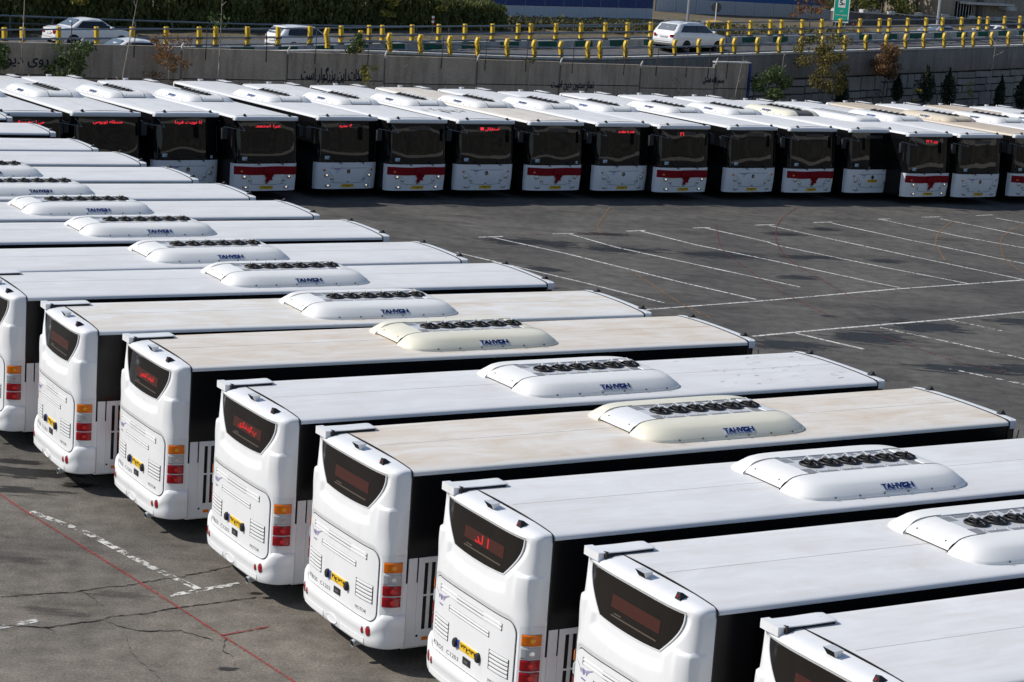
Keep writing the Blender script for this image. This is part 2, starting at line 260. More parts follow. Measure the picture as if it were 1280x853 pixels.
mat("rail_steel", (0.28, 0.30, 0.32), 0.45, 0.7); mat("rail_dark", (0.10, 0.105, 0.11), 0.5, 0.5); mat("rod_rust", (0.05, 0.035, 0.028), 0.8)
mat("paint_navy", (0.02, 0.025, 0.05), 0.8)
mat("hoarding_white", (0.50, 0.54, 0.60), 0.5); mat("hoarding_blue", (0.02, 0.13, 0.42), 0.5); mat("hoarding_navy", (0.012, 0.05, 0.20), 0.5)
mat("sign_green", (0.0, 0.36, 0.25), 0.4); mat("sign_white", (0.75, 0.76, 0.75), 0.4); mat("pole_grey", (0.45, 0.46, 0.47), 0.4, 0.5)
mat("car_white", (0.80, 0.80, 0.80), 0.2, coat=0.6); mat("car_silver", (0.55, 0.57, 0.60), 0.25, 0.4, coat=0.6); mat("car_yellow", (0.75, 0.42, 0.02), 0.25, coat=0.5)
mat("car_glass", (0.012, 0.014, 0.018), 0.05, spec=0.6); mat("car_glass_light", (0.10, 0.13, 0.16), 0.05, spec=0.7)
mat("graffiti_red", (0.30, 0.10, 0.08), 0.8)
def leaf(name, cols, rough=0.55, tr=0.25):
    m = mat(name, cols[0], rough, spec=0.25)
    oi = N(m, "ShaderNodeNewGeometry")
    r = ramp(m, oi.outputs["Random Per Island"], [(i / max(1, len(cols) - 1), c) for i, c in enumerate(cols)])
    L(m, r.outputs[0], P(m).inputs["Base Color"])
    P(m).inputs["Subsurface Weight"].default_value = 0.0
    tn = N(m, "ShaderNodeBsdfTranslucent"); L(m, r.outputs[0], tn.inputs[0])
    mx = N(m, "ShaderNodeMixShader"); mx.inputs[0].default_value = tr
    L(m, P(m).outputs[0], mx.inputs[1]); L(m, tn.outputs[0], mx.inputs[2]); L(m, mx.outputs[0], m.node_tree.nodes["Material Output"].inputs[0])
    return m
leaf("leaf_conifer", [(0.085, 0.11, 0.036), (0.13, 0.15, 0.048), (0.21, 0.215, 0.07), (0.10, 0.125, 0.042)], tr=0.42)
leaf("leaf_cypress", [(0.014, 0.024, 0.014), (0.024, 0.038, 0.02), (0.034, 0.05, 0.026)])
leaf("leaf_green", [(0.05, 0.085, 0.025), (0.075, 0.115, 0.035), (0.10, 0.13, 0.045), (0.06, 0.09, 0.03)])
leaf("leaf_olive", [(0.12, 0.105, 0.025), (0.19, 0.15, 0.035), (0.085, 0.085, 0.025), (0.24, 0.17, 0.04)])
leaf("leaf_yellow", [(0.22, 0.21, 0.04), (0.32, 0.27, 0.05), (0.14, 0.16, 0.035)])
leaf("leaf_brown", [(0.17, 0.095, 0.045), (0.24, 0.135, 0.06), (0.12, 0.07, 0.035), (0.28, 0.17, 0.08)])
leaf("leaf_rust", [(0.20, 0.09, 0.03), (0.26, 0.13, 0.04), (0.13, 0.07, 0.03)])
leaf("leaf_scrub", [(0.055, 0.065, 0.025), (0.09, 0.09, 0.035), (0.13, 0.11, 0.05), (0.04, 0.055, 0.02)])
mat("bark_pale", (0.30, 0.26, 0.22), 0.85); mat("bark_brown", (0.10, 0.075, 0.055), 0.9)

# ------------------------------------------------------------------ mesh helpers
class MB:
    def __init__(s): s.v = []; s.f = []; s.m = []; s.uv = None
    def add(s, vs, fs, mi=0):
        o = len(s.v); s.v += [tuple(v) for v in vs]
        for f in fs: s.f.append(tuple(i + o for i in f)); s.m.append(mi)
    def grid(s, rows, mi=0, close=False):
        n = len(rows[0]); vs = [p for r in rows for p in r]; fs = []
        for i in range(len(rows) - 1):
            for j in range(n if close else n - 1):
                k = (j + 1) % n
                fs.append((i * n + j, i * n + k, (i + 1) * n + k, (i + 1) * n + j))
        s.add(vs, fs, mi)
    def box(s, lo, hi, mi=0):
        x0, y0, z0 = lo; x1, y1, z1 = hi
        s.add([(x0, y0, z0), (x1, y0, z0), (x1, y1, z0), (x0, y1, z0), (x0, y0, z1), (x1, y0, z1), (x1, y1, z1), (x0, y1, z1)],
              [(0, 3, 2, 1), (4, 5, 6, 7), (0, 1, 5, 4), (1, 2, 6, 5), (2, 3, 7, 6), (3, 0, 4, 7)], mi)
    def obox(s, c, ax, ay, az, mi=0):
        c = Vector(c); ax = Vector(ax); ay = Vector(ay); az = Vector(az)
        vs = [c + a * ax + b * ay + d * az for d in (-1, 1) for a, b in ((-1, -1), (1, -1), (1, 1), (-1, 1))]
        s.add(vs, [(0, 3, 2, 1), (4, 5, 6, 7), (0, 1, 5, 4), (1, 2, 6, 5), (2, 3, 7, 6), (3, 0, 4, 7)], mi)
    def tube(s, pts, r, n=8, mi=0, cap=True):
        pts = [Vector(p) for p in pts]; rows = []
        rr = r if isinstance(r, (list, tuple)) else [r] * len(pts)
        for i, p in enumerate(pts):
            t = (pts[min(i + 1, len(pts) - 1)] - pts[max(i - 1, 0)]).normalized()
            u = t.cross(Vector((0, 0, 1)))
            if u.length < 1e-3: u = t.cross(Vector((1, 0, 0)))
            u.normalize(); w = t.cross(u)
            rows.append([p + rr[i] * (cos(2 * pi * k / n) * u + sin(2 * pi * k / n) * w) for k in range(n)])
        s.grid(rows, mi, True)
        if cap:
            o = len(s.v) - len(pts) * n
            s.f.append(tuple(o + k for k in range(n))[::-1]); s.m.append(mi)
            s.f.append(tuple(o + (len(pts) - 1) * n + k for k in range(n))); s.m.append(mi)
    def lathe(s, prof, c, axis, n=24, mi=0):
        """prof: (radius, height along axis)"""
        c = Vector(c); a = Vector(axis).normalized(); u = a.orthogonal().normalized(); w = a.cross(u)
        s.grid([[c + a * h + r * (cos(2 * pi * k / n) * u + sin(2 * pi * k / n) * w) for k in range(n)] for r, h in prof], mi, True)
    def fan(s, pts, mi=0): s.add(pts, [tuple(range(len(pts)))], mi)
    def mesh(s, name, mats, smooth=True, ang=38, bevel=0.0):
        me = bpy.data.meshes.new(name); me.from_pydata(s.v, [], s.f)
        for mm in (mats if isinstance(mats, (list, tuple)) else [mats]): me.materials.append(MATS[mm])
        me.polygons.foreach_set("material_index", s.m)
        if bevel:
            bm = bmesh.new(); bm.from_mesh(me); bmesh.ops.remove_doubles(bm, verts=bm.verts, dist=1e-5)
            es = [e for e in bm.edges if e.is_manifold and e.calc_face_angle(0) > 0.6]
            bmesh.ops.bevel(bm, geom=es, offset=bevel, segments=2, affect='EDGES', profile=0.6); bm.to_mesh(me); bm.free()
        if smooth:
            me.polygons.foreach_set("use_smooth", [True] * len(me.polygons)); me.set_sharp_from_angle(angle=radians(ang))
        me.update(); return me
def obj(name, me, parent=None, kind=None, label=None):
    o = bpy.data.objects.new(name, me); COL.objects.link(o)
    if parent: o.parent = parent
    if kind: o["kind"] = kind
    if label: o["label"] = label
    return o
def thing(name, label, cat, loc=(0, 0, 0), rz=0.0, group=None):
    o = bpy.data.objects.new(name, None); COL.objects.link(o); o.location = loc; o.rotation_euler = (0, 0, rz); o.empty_display_size = 0.3
    return tag(o, label, cat, group)
def tag(o, label, cat, group=None):
    o["label"] = label; o["category"] = cat
    if group: o["group"] = group
    return o

# ------------------------------------------------------------------ lettering
_forms = {}
for cp in list(range(0xFB50, 0xFC00)) + list(range(0xFE80, 0xFEFD)):
    d = unicodedata.decomposition(chr(cp)).split()
    if len(d) == 2 and d[0][0] == '<': _forms.setdefault(chr(int(d[1], 16)), {})[d[0]] = chr(cp)
def shape(t):
    """joins Persian letters and puts them in drawing order"""
    out = []
    def joins(c): return '<initial>' in _forms.get(c, {})
    for i, c in enumerate(t):
        f = _forms.get(c)
        if not f: out.append(c); continue
        pv = i > 0 and joins(t[i - 1]) and bool(_forms.get(t[i])); nx = joins(c) and i + 1 < len(t) and t[i + 1] in _forms
        k = '<medial>' if pv and nx else '<final>' if pv else '<initial>' if nx else '<isolated>'
        out.append(f.get(k, c))
    return ''.join(out[::-1])
def text_pts(body, res=2):
    cu = bpy.data.curves.new("lettering", 'FONT'); cu.body = body; cu.resolution_u = res; cu.align_x = 'CENTER'; cu.align_y = 'CENTER'
    o = bpy.data.objects.new("lettering", cu); COL.objects.link(o)
    bpy.context.view_layer.update()
    me = bpy.data.meshes.new_from_object(o.evaluated_get(bpy.context.evaluated_depsgraph_get()))
    v = [(p.co.x, p.co.y) for p in me.vertices]; f = [tuple(p.vertices) for p in me.polygons]
    bpy.data.objects.remove(o); bpy.data.curves.remove(cu); bpy.data.meshes.remove(me)
    if not v: return [], []
    x0, x1 = min(a for a, b in v), max(a for a, b in v); y0, y1 = min(b for a, b in v), max(b for a, b in v)
    return [((a - (x0 + x1) / 2) / (x1 - x0), (b - (y0 + y1) / 2) / max(1e-6, y1 - y0)) for a, b in v], f
_tc = {}
def text(mb, body, place, w, h, mi=0, bold=0.0):
    """place(u, v) -> point; u, v in metres from the centre of the text"""
    if body not in _tc: _tc[body] = text_pts(body)
    v, f = _tc[body]
    for dx, dy in ([(0, 0)] if not bold else [(-bold, -bold * .8), (bold, -bold * .8), (-bold, bold * .8), (bold, bold * .8)]):
        mb.add([place(a * w + dx, b * h + dy) for a, b in v], f, mi)
# ------------------------------------------------------------------ the city bus (x forward, y left, z up; x is measured from the rear roof seam less XO)
XO = 5.6; HW = 1.26; XF = 11.22
def sm(a, b, x):
    t = min(1, max(0, (x - a) / (b - a))); return t * t * (3 - 2 * t)
def sup(t, n): return max(0.0, 1 - min(1, abs(t)) ** n) ** (1 / n)
def win_hw(z): return 0.66 + 0.35 * sin(pi / 2 * min(1, max(0, (z - 2.26) / 0.52)))
def rear_depth(z): return 0.42 - 0.07 * sm(1.7, 2.85, z)
def rear_disp(y, z):
    """sculpting of the rear panel: the scoop round the window, the shelf over the engine cover"""
    ay = abs(y)
    m = min(win_hw(z) - ay, z - (2.255 - 0.035 * (1 - min(1, ay / .7) ** 2)) , 2.865 - z)
    zb = 2.03 - 0.07 * (1 - min(1, (ay / 0.75)) ** 2) + 0.16 * sm(0.72, 1.05, ay)
    m2 = min(win_hw(max(z, 2.26)) + 0.16 - ay, (z - zb) * .8, 2.925 - z)
    scoop = 0.040 * sm(0.0, 0.11, m2); glass = 0.0
    # engine cover well
    px, pz = 1.10, 0.17
    dx = max(0, ay - (px - pz)); dz = max(0, abs(z - 1.21) - (0.54 - pz))
    pd = pz - sqrt(dx * dx + dz * dz)
    well = 0.022 * sm(-0.035, 0.0, pd)
    cheek = -0.034 * sm(0.93, 1.05, ay) * (1 - sm(2.355, 2.385, z)) * sm(1.85, 2.3, z)
    return scoop + glass + well + cheek
def rearS(y, z, off=0.0):
    return (-rear_depth(z) * sup(y / HW, 4.2) + rear_disp(y, z) - off - XO, y, z)
def plan(th, d, w, n=4.2):
    c, s = cos(th), sin(th)
    return w * (1 if c >= 0 else -1) * abs(c) ** (2 / n), d * abs(s) ** (2 / n)
def front_lean(z): return 0.05 * sm(0.9, 0.34, z) + 0.10 * sm(1.35, 2.8, z)
FD, FN, XB = 0.31, 3.4, 0.05
def frontS(y, z, off=0.0):
    return (XF + XB + FD * sup(y / HW, FN) - front_lean(z) + off - XO, y, z)
def rearP(c): return lambda u, v: rearS(c[0] - u, c[1] + v, c[2])
def frontP(c): return lambda u, v: frontS(c[0] + u, c[1] + v, c[2])
def roof_z(y): return 2.966 - 0.035 * (min(1, abs(y) / 1.16)) ** 2.2
SECT = [(1.247, 2.846), (1.244, 2.878), (1.233, 2.897), (1.20, 2.913), (1.13, 2.931)]
def section():
    pts = [(-y, z) for y, z in SECT]
    for k in range(1, 12): y = -1.13 + 2.26 * k / 12; pts.append((y, roof_z(y) if abs(y) < 1.1 else 2.931))
    return pts + [(y, z) for y, z in SECT[::-1]]
def ellipse_patch(mb, S, y0, z0, ry, rz, off, bulge, mi=0, n=20, rim=None, tilt=0.0):
    rows = []
    for r, b in ((1.0, -0.01), (1.0, 0.35), (0.82, 0.8), (0.45, 1.0)):
        row = []
        for k in range(n):
            a = 2 * pi * k / n; u, v = r * ry * cos(a), r * rz * sin(a)
            row.append(S(y0 + u * cos(tilt) - v * sin(tilt), z0 + u * sin(tilt) + v * cos(tilt), off + bulge * b))
        rows.append(row)
    mb.grid(rows, mi, True); mb.fan(rows[-1], mi)
    if rim is not None:
        rr = [[S(y0 + q * ry * cos(2 * pi * k / n), z0 + q * rz * sin(2 * pi * k / n), o) for k in range(n)] for q, o in ((1.22, -0.004), (1.18, off + bulge * .3), (1.0, off + bulge * .3))]
        mb.grid(rr, rim, True)
def patch(mb, S, y0, y1, z0, z1, off, mi=0, ny=4, nz=2, edge=True):
    rows = [[S(y0 + (y1 - y0) * j / ny, z0 + (z1 - z0) * i / nz, off) for j in range(ny + 1)] for i in range(nz + 1)]
    mb.grid(rows, mi)
    if edge:
        loop = rows[0] + [r[-1] for r in rows[1:]] + rows[-1][-2::-1] + [r[0] for r in rows[-2:0:-1]]
        def back(p):
            s = 1 if p[0] < 0 else -1
            return (p[0] + s * (off + 0.006), p[1], p[2])
        mb.grid([loop, [back(p) for p in loop]], mi, True)

ME = {}
def build_bus_meshes():
    # body: side walls, skirt and floor
    mb = MB(); x0, x1 = -XO, XF + 0.10 - XO
    for s in (-1, 1):
        for za, zb, mi in ((0.36, 1.30, 0), (1.30, 2.846, 1)):
            xs = [x0 + (x1 - x0) * k / 12 for k in range(13)]
            mb.grid([[(x, s * (HW - .013 * max(0, z - 1.30) / 1.546), z) for x in xs] for z in (za, zb)], mi)
        mb.grid([[(x, s * y, z) for x in (x0, x1)] for y, z in ((1.26, 0.36), (1.24, 0.33), (1.10, 0.33), (1.10, 0.42))], 0)
    mb.box((x0 + .05, -1.10, 0.26), (x1 - .05, 1.10, 0.42), 2)
    for x in (x0 + 0.03, x1): mb.add([(x, -1.25, .4), (x, 1.25, .4), (x, 1.25, 2.88), (x, -1.25, 2.88)], [(0, 1, 2, 3)], 2)
    for a_, b_ in ((9.55, 11.2), (4.9, 6.6)): mb.box((a_ - XO, -HW - .004, .325), (b_ - XO, -HW, 1.74), 1)   # glazed doors
    for xa in (2.55, 8.30):  # wheel arches, dark
        for s in (-1, 1):
            arc = [(xa - XO + 0.60 * cos(a), s * (HW + 0.003), 0.47 + 0.60 * sin(a)) for a in [radians(d) for d in range(-12, 193, 12)]]
            mb.fan(arc, 2)
    ME['body'] = mb.mesh('bus_body', ['bus_white', 'gloss_black', 'dark_void'])
    # side panes
    mb = MB(); edges = [0.55, 2.4, 4.2, 6.0, 7.8, 9.6, 11.1]
    for i, nm in enumerate(edges[:-1]):
        pass
    for i in range(6):
        a, b = edges[i] - XO + 0.02, edges[i + 1] - XO - 0.02
        for s, key in ((-1, 'paneR%d' % i), (1, 'paneL%d' % i)):
            q = MB(); q.box((a, s * HW if s > 0 else -HW - 0.006, 1.72), (b, HW + 0.006 if s > 0 else -HW, 2.66)); ME[key] = q.mesh('side_pane', 'side_glass', False)
    # roof
    sec = section()
    def roof(name, mname):
        mb = MB(); n = 10
        mb.grid([[(0.02 - XO + (XF - 0.04) * k / n, y, z) for k in range(n + 1)] for y, z in sec], 0)
        ME[name] = mb.mesh('roof', mname)
    for k in ('clean', 'cream', 'tan', 'tan_dark'): roof('roof_' + k, 'roof_' + k)
    for xa, key in ((-0.004, 'cap_gap_rear'), (XF - 0.03, 'cap_gap_front')):   # dark gaps where the end caps meet the roof
        mb = MB(); w_ = .026 if xa < 1 else .045; rows = [[(xa - XO, y * 1.001, z + 0.004) for y, z in sec], [(xa + w_ - XO, y * 1.001, z + 0.004) for y, z in sec]]
        mb.grid(rows); 
        for s in (-1, 1): mb.add([(xa - XO, s * 1.2605, .36), (xa + .022 - XO, s * 1.2605, .36), (xa + .022 - XO, s * 1.2525, 2.847), (xa - XO, s * 1.2525, 2.847)], [(0, 1, 2, 3)])
        ME[key] = mb.mesh('cap_gap', 'seam_dark')
    mb = MB()
    for y in (-0.02,): mb.box((0.1 - XO, y - 0.004, roof_z(y) - .01), (XF - 0.1 - XO, y + 0.004, roof_z(y) + 0.0015))
    ME['roof_joint'] = mb.mesh('roof_joint', 'seam_grey', False)
    # rear panel
    mb = MB(); NT, NZ = 100, 92; rows = []
    zs = [0.42 + (2.80 - 0.42) * i / NZ for i in range(NZ + 1)]
    for z in zs:
        row = []
        for j in range(NT + 1):
            y, d = plan(pi * j / NT, 1.0, HW); f = sm(1.24, 1.20, abs(y))
            row.append((-rear_depth(z) * d + rear_disp(y, z) * f - XO, y * (1 - .013 / 1.26 * max(0, z - 1.3) / 1.546) * (1 - .016 * sm(2.355, 2.385, z) * min(1, d * 3)), z))
        rows.append(row)
    for z, ds, ws in ((2.85, .985, .977), (2.875, .96, .975), (2.897, .91, .968), (2.914, .82, .958), (2.932, .68, .93), (2.943, .45, .91), (2.952, 0.0, .90)):
        row = []
        for j in range(NT + 1):
            y, d = plan(pi * j / NT, 1.0, HW * ws)
            y2 = y * (1 + (1 / ws - 1) * 0.0)
            row.append((-rear_depth(2.85) * ds * d - XO, y2, min(z, roof_z(y2)) if z > 2.91 else z))
        rows.append(row)
    # flush the side edge on to the roof section
    for k, (y, z) in enumerate(SECT):
        pass
    mb.grid(rows); ME['rear_panel'] = mb.mesh('rear_panel', 'bus_white', True, 50)
    # rear window
    mb = MB(); R = []
    for i in range(15):
        z = 2.262 + (2.858 - 2.262) * i / 14; h = win_hw(z) - 0.004
        zz = lambda t: z - (0.033 * (1 - t * t) * (1 - i / 14))
        R.append([rearS(h * t, zz(t), 0.003) for t in [-1 + 2 * k / 20 for k in range(21)]])
    mb.grid(R); ME['rear_window'] = mb.mesh('rear_window', 'window_tint')
    mb = MB(); loop = R[0] + [r[-1] for r in R[1:]] + R[-1][-2::-1] + [r[0] for r in R[-2:0:-1]]
    cx, cz = 0.0, 2.58
    def sc(p, k, o):
        q = sqrt((p[1] - cx) ** 2 + (p[2] - cz) ** 2); return (p[0] - o, p[1] + (p[1] - cx) / q * k, p[2] + (p[2] - cz) / q * k)
    mb.grid([[sc(p, k, o) for p in loop] for k, o in ((-.004, .001), (-.002, .007), (.016, .007), (.022, -.004))], 0, True)
    ME['window_seal'] = mb.mesh('window_seal', 'trim_white', True, 30)
    mb = MB(); patch(mb, rearS, -0.60, 0.44, 2.44, 2.60, 0.006, 0, 6, 1); ME['led_panel'] = mb.mesh('led_panel', 'led_panel', False)
    mb = MB(); patch(mb, rearS, -0.56, 0.42, 2.335, 2.35, 0.006, 0, 6, 1); patch(mb, rearS, 0.20, 0.36, 2.37, 2.382, 0.006, 0, 2, 1); ME['window_reflection'] = mb.mesh('reflection_bar', 'reflection_brown', False)  # brown bars painted on as a reflection in the rear window
    # engine cover
    def cover(hw, zlo, zhi, r, off):
        R = []
        zs = [zlo + r * (1 - cos(pi / 2 * k / 6)) for k in range(6)] + [zlo + r + (zhi - zlo - 2 * r) * k / 8 for k in range(9)] + [zhi - r + r * sin(pi / 2 * k / 6) for k in range(1, 7)]
        for z in zs:
            e = max(zlo + r - z, z - (zhi - r), 0); h = hw - r + sqrt(max(0, r * r - e * e))
            R.append([rearS(h * t, z, off) for t in [-1 + 2 * k / 16 for k in range(17)]])
        return R
    mb = MB(); mb.grid(cover(1.088, 0.682, 1.738, 0.16, 0.003)); ME['cover_gap'] = mb.mesh('cover_gap', 'seam_dark')
    mb = MB(); R = cover(1.074, 0.697, 1.723, 0.15, 0.014); mb.grid(R)
    loop = [r[0] for r in R] + R[-1][1:] + [r[-1] for r in R[::-1]][1:] + R[0][-2:0:-1]
    mb.grid([loop, [(p[0] + .016, p[1], p[2]) for p in loop]], 0, True)
    ME['engine_cover'] = mb.mesh('engine_cover', 'bus_white', True, 40)
    # louvres
    def louvre(name, y0, y1, z0, z1, n, lip=0.026):
        mb = MB(); patch(mb, rearS, y0, y1, z0, z1, 0.0165, 1, 3, 1, False); p = (z1 - z0) / n
        for i in range(n):
            a = z1 - p * i
            rows = [[rearS(y0 + 0.006 + (y1 - y0 - 0.034) * j / 4, a - dz, o) for j in range(5)] for dz, o in ((p * .08, 0.0168), (p * .10, 0.021), (p * .55, 0.026), (p * .80, 0.023), (p * .82, 0.0168))]  # fins stop short at left; the dark strip there is painted recess shade
            mb.grid(rows, 0)
        ME[name] = mb.mesh('louvre', ['bus_white', 'dark_void'], True, 30)
    louvre('grille_left', 0.55, 1.02, 0.93, 1.20, 5); louvre('grille_right', -1.00, -0.55, 0.95, 1.22, 5)
    louvre('slot_top', -0.82, 0.88, 1.545, 1.645, 2, 0.022); louvre('slot_low', -0.53, 0.58, 1.36, 1.445, 2, 0.022)
    # number plate and its lamps
    def plate(key, S, c, off, w=0.52, h=0.115):
        mb = MB(); patch(mb, S, c[0] - w / 2, c[0] + w / 2, c[1] - h / 2, c[1] + h / 2, off, 0, 2, 1)
        ME[key] = mb.mesh('number_plate', 'plate_yellow', False)
    plate('plate_rear', rearS, (0.0, 1.005), 0.026)
    mb = MB(); patch(mb, rearS, 0.205, 0.262, 0.947, 1.063, 0.029, 0, 1, 1); ME['plate_band'] = mb.mesh('plate_band', 'plate_blue', False)
    for k, yc in (('pl_l', 0.315), ('pl_r', -0.305)):
        mb = MB()
        for r, o in ((0, .015),):
            rows = [[rearS(yc + a * w2, 1.005 + b * h2, o2) for a, b in [(cos(t) , sin(t)) for t in [2 * pi * q / 14 for q in range(14)]]] for w2, h2, o2 in ((.052, .068, .012), (.052, .068, .045), (.038, .054, .062))]
            mb.grid(rows, 0, True); mb.fan(rows[-1], 0)
        ME[k] = mb.mesh('plate_lamp', 'rubber', True, 40)
    mb = MB(); patch(mb, rearS, -0.10, 0.10, 0.79, 0.885, 0.026, 0, 2, 1); patch(mb, rearS, -0.05, 0.05, 0.82, 0.85, 0.032, 1, 1, 1); ME['cover_latch'] = mb.mesh('cover_latch', ['rubber', 'grey_plastic'], False)
    # lettering on the cover
    mb = MB(); text(mb, "ATROS", rearP((0.86, 0.785, 0.0155)), 0.37, 0.062); text(mb, "C1203", rearP((0.40, 0.79, 0.0155)), 0.34, 0.058); text(mb, "MOTOR", rearP((-0.72, 0.80, 0.0155)), 0.30, 0.05)
    ME['lettering'] = mb.mesh('model_lettering', 'print_black', False)
    def wings(place, s):
        mb = MB()
        for sg in (-1, 1):
            for k in range(5):
                a = 0.035 + k * 0.012; l = 0.29 - k * 0.045; y0 = -0.005 - k * 0.017
                mb.fan([place(sg * a * s, y0 * s), place(sg * l * s, (y0 + 0.075 - k * 0.004) * s), place(sg * (l - 0.035) * s, (y0 + 0.055 - .004 * k) * s), place(sg * a * s, (y0 - 0.013) * s)])
        mb.fan([place(s * 0.04 * cos(2 * pi * q / 10), s * (-0.035 + 0.045 * sin(2 * pi * q / 10)) ) for q in range(10)])
        mb.fan([place(-.07 * s, -.125 * s), place(.07 * s, -.125 * s), place(.06 * s, -.15 * s), place(-.06 * s, -.15 * s)])
        return mb
    ME['wing_logo'] = wings(rearP((0.83, 1.50, 0.0155)), 0.95).mesh('wing_emblem', 'logo_violet', False)
    # tail lamps wrap the corner
    def corner(th, z, off, s):
        y, d = plan(th, 1.0, HW); x = -rear_depth(z) * d
        nx = -(d ** 3.2) / rear_depth(z); ny = (abs(y) / HW) ** 3.2 / HW; q = sqrt(nx * nx + ny * ny) or 1
        return (x + off * nx / q - XO, s * (abs(y) + off * ny / q), z)
    T0, T1 = 0.018, 0.60
    for s, key in ((-1, 'r'), (1, 'l')):
        mb = MB()
        R = [[corner(T0 * .2 + (T1 + .02 - T0 * .2) * j / 14, z, 0.004, s) for j in range(15)] for z in (0.86, 1.2, 1.72)]
        mb.grid(R); ME['lamp_bay_' + key] = mb.mesh('lamp_bay', 'trim_white')
        for nm, za, zb, mt in (('orange', 1.475, 1.615, 'lamp_orange'), ('clear', 1.305, 1.445, 'lamp_clear'), ('red1', 1.14, 1.275, 'lamp_red'), ('red2', 0.975, 1.11, 'lamp_red')):
            mb = MB(); za2, zb2 = za, zb
            def ring(i, o):
                t0, t1 = 0.030 + i * 0.6, T1 * 0.88 - i * 1.0; a, b = za2 + i * 0.5, zb2 - i * 0.5
                top = [corner(t0 + (t1 - t0) * j / 8, b, o, s) for j in range(9)]; bot = [corner(t0 + (t1 - t0) * j / 8, a, o, s) for j in range(9)]
                return top + bot[::-1]
            mt2 = {'orange': 'lamp_orange_bright', 'clear': 'chrome'}.get(nm, 'lamp_red_bright')
            rs = [ring(-0.01, 0.005), ring(-0.01, 0.016), ring(0.0, 0.022), ring(0.03, 0.028)]
            mb.grid(rs[:2], 1, True); mb.grid(rs[1:], 0, True)
            r = rs[-1]; mb.grid([r[:9], r[9:][::-1]], 0)
            zc = (za + zb) / 2; tc = 0.20
            mb.fan([corner(tc + 0.07 * cos(2 * pi * q / 10), zc + 0.030 * sin(2 * pi * q / 10), 0.0305, s) for q in range(10)], 2)
            ME['lamp_%s_%s' % (nm, key)] = mb.mesh(nm + '_lamp', [mt, 'seam_dark' if nm != 'clear' else 'trim_white', mt2], True, 30)
    # bumper with raised corners
    mb = MB(); R = []
    prof = [(0.0, 0.0), (0.0, 0.03), (0.10, 0.052), (0.35, 0.060), (0.55, 0.052), (0.60, 0.060), (0.86, 0.058), (0.97, 0.035), (1.0, 0.0)]
    for f, o in prof:
        row = []
        for j in range(61):
            th = pi * j / 60; y, d = plan(th, 1.0, HW)
            zt = 0.685 + 0.17 * sm(1.04, 1.2, abs(y)); zb = 0.335 + 0.03 * sm(0.9, 1.25, abs(y))
            z = zb + (zt - zb) * f; q = corner(min(th, pi - th), z, o, 1 if y > 0 else -1); row.append(q)
        R.append(row)
    mb.grid(R); ME['rear_bumper'] = mb.mesh('rear_bumper', 'bus_white', True, 45)
    mb = MB()
    bS = lambda y, z, o=0: (lambda p: (p[0] - 0.058, p[1], p[2]))((-rear_depth(z) * sup(y / HW, 4.2) - o - XO, y, z))
    for q in (-1, 1):
        rows = [[bS(0.0 + .17 * r * cos(2 * pi * k / 22), .43 + .062 * r * sin(2 * pi * k / 22), o) for k in range(22)] for r, o in ((1.05, -.004), (1.0, .006), (.93, .006), (.9, .0))]
    mb.grid(rows, 0, True); mb.fan(rows[-1], 0)
    for y0, y1 in ((.28, .95), (-.95, -.28)): patch(mb, bS, y0, y1, .375, .455, .006, 0, 6, 1)
    ME['bumper_relief'] = mb.mesh('tow_cover', 'bus_white', True, 25)
    for key, y, z, ry, rz in (('refl_a', 1.03, .575, .044, .064), ('refl_b', .90, .555, .027, .043), ('refl_c', -1.03, .575, .044, .064), ('refl_d', -.90, .555, .027, .043)):
        mb = MB(); ellipse_patch(mb, bS, y, z, ry, rz, .002, .012, 0, 18, 1); ME[key] = mb.mesh('reflector', ['lamp_red', 'grey_plastic'])
    mb = MB(); mb.tube([(-0.10 - XO, -0.62, 0.30), (-0.36 - XO, -0.64, 0.285), (-0.47 - XO, -0.65, 0.27)], 0.05, 12, 0, False); mb.tube([(-0.30 - XO, -0.64, 0.285), (-0.46 - XO, -0.65, 0.27)], 0.042, 12, 1); ME['exhaust'] = mb.mesh('exhaust_pipe', ['metal_sheet', 'dark_void'])
    # rear roof furniture
    for key, y in (('mk_r', -0.80), ('mk_l', 0.80)):
        mb = MB(); x = -0.26 - XO; z = 2.925
        pts = [(x, y - .055, z), (x, y + .055, z), (x + .17, y + .03, z + .005), (x + .17, y - .03, z + .005), (x + .015, y - .03, z + .085), (x + .015, y + .03, z + .085), (x + .07, y, z + .075)]
        mb.add(pts, [(0, 4, 5, 1)], 0); mb.add([(x - .004 + .006 * q, y + d, z + .028 + .026 * q) for q in (0, 1) for d in (-.014, .014)], [(0, 2, 3, 1)], 1); mb.add(pts, [(0, 3, 6, 4), (1, 5, 6, 2), (3, 2, 6), (4, 6, 5)], 0)
        ME[key] = mb.mesh('marker_lamp', ['rubber', 'lamp_red'], True, 30)
    mb = MB(); x = -0.27 - XO; z = 2.935
    mb.add([(x, -.10, z + .085), (x, .10, z + .085), (x + .05, -.075, z), (x + .05, .075, z), (x + .14, -.09, z + .09), (x + .14, .09, z + .09), (x + .12, -.075, z), (x + .12, .075, z)],
           [(0, 1, 5, 4), (4, 5, 7, 6), (0, 4, 6, 2), (1, 3, 7, 5)], 0)
    mb.add([(x + .008, -.095, z + .08), (x + .008, .095, z + .08), (x + .052, -.072, z), (x + .052, .072, z)], [(0, 2, 3, 1)], 1)
    ME['camera_hood'] = mb.mesh('camera_hood', ['metal_sheet', 'dark_void'], False)
    mb = MB(); z = 2.90   # long cover over the rear left corner of the roof
    mb.box((-0.31 - XO, 0.805, z), (0.47 - XO, 1.12, z + 0.085), 1)
    mb.box((-0.34 - XO, 0.80, z - .01), (-0.225 - XO, 1.13, z + 0.098), 0)
    rows = []
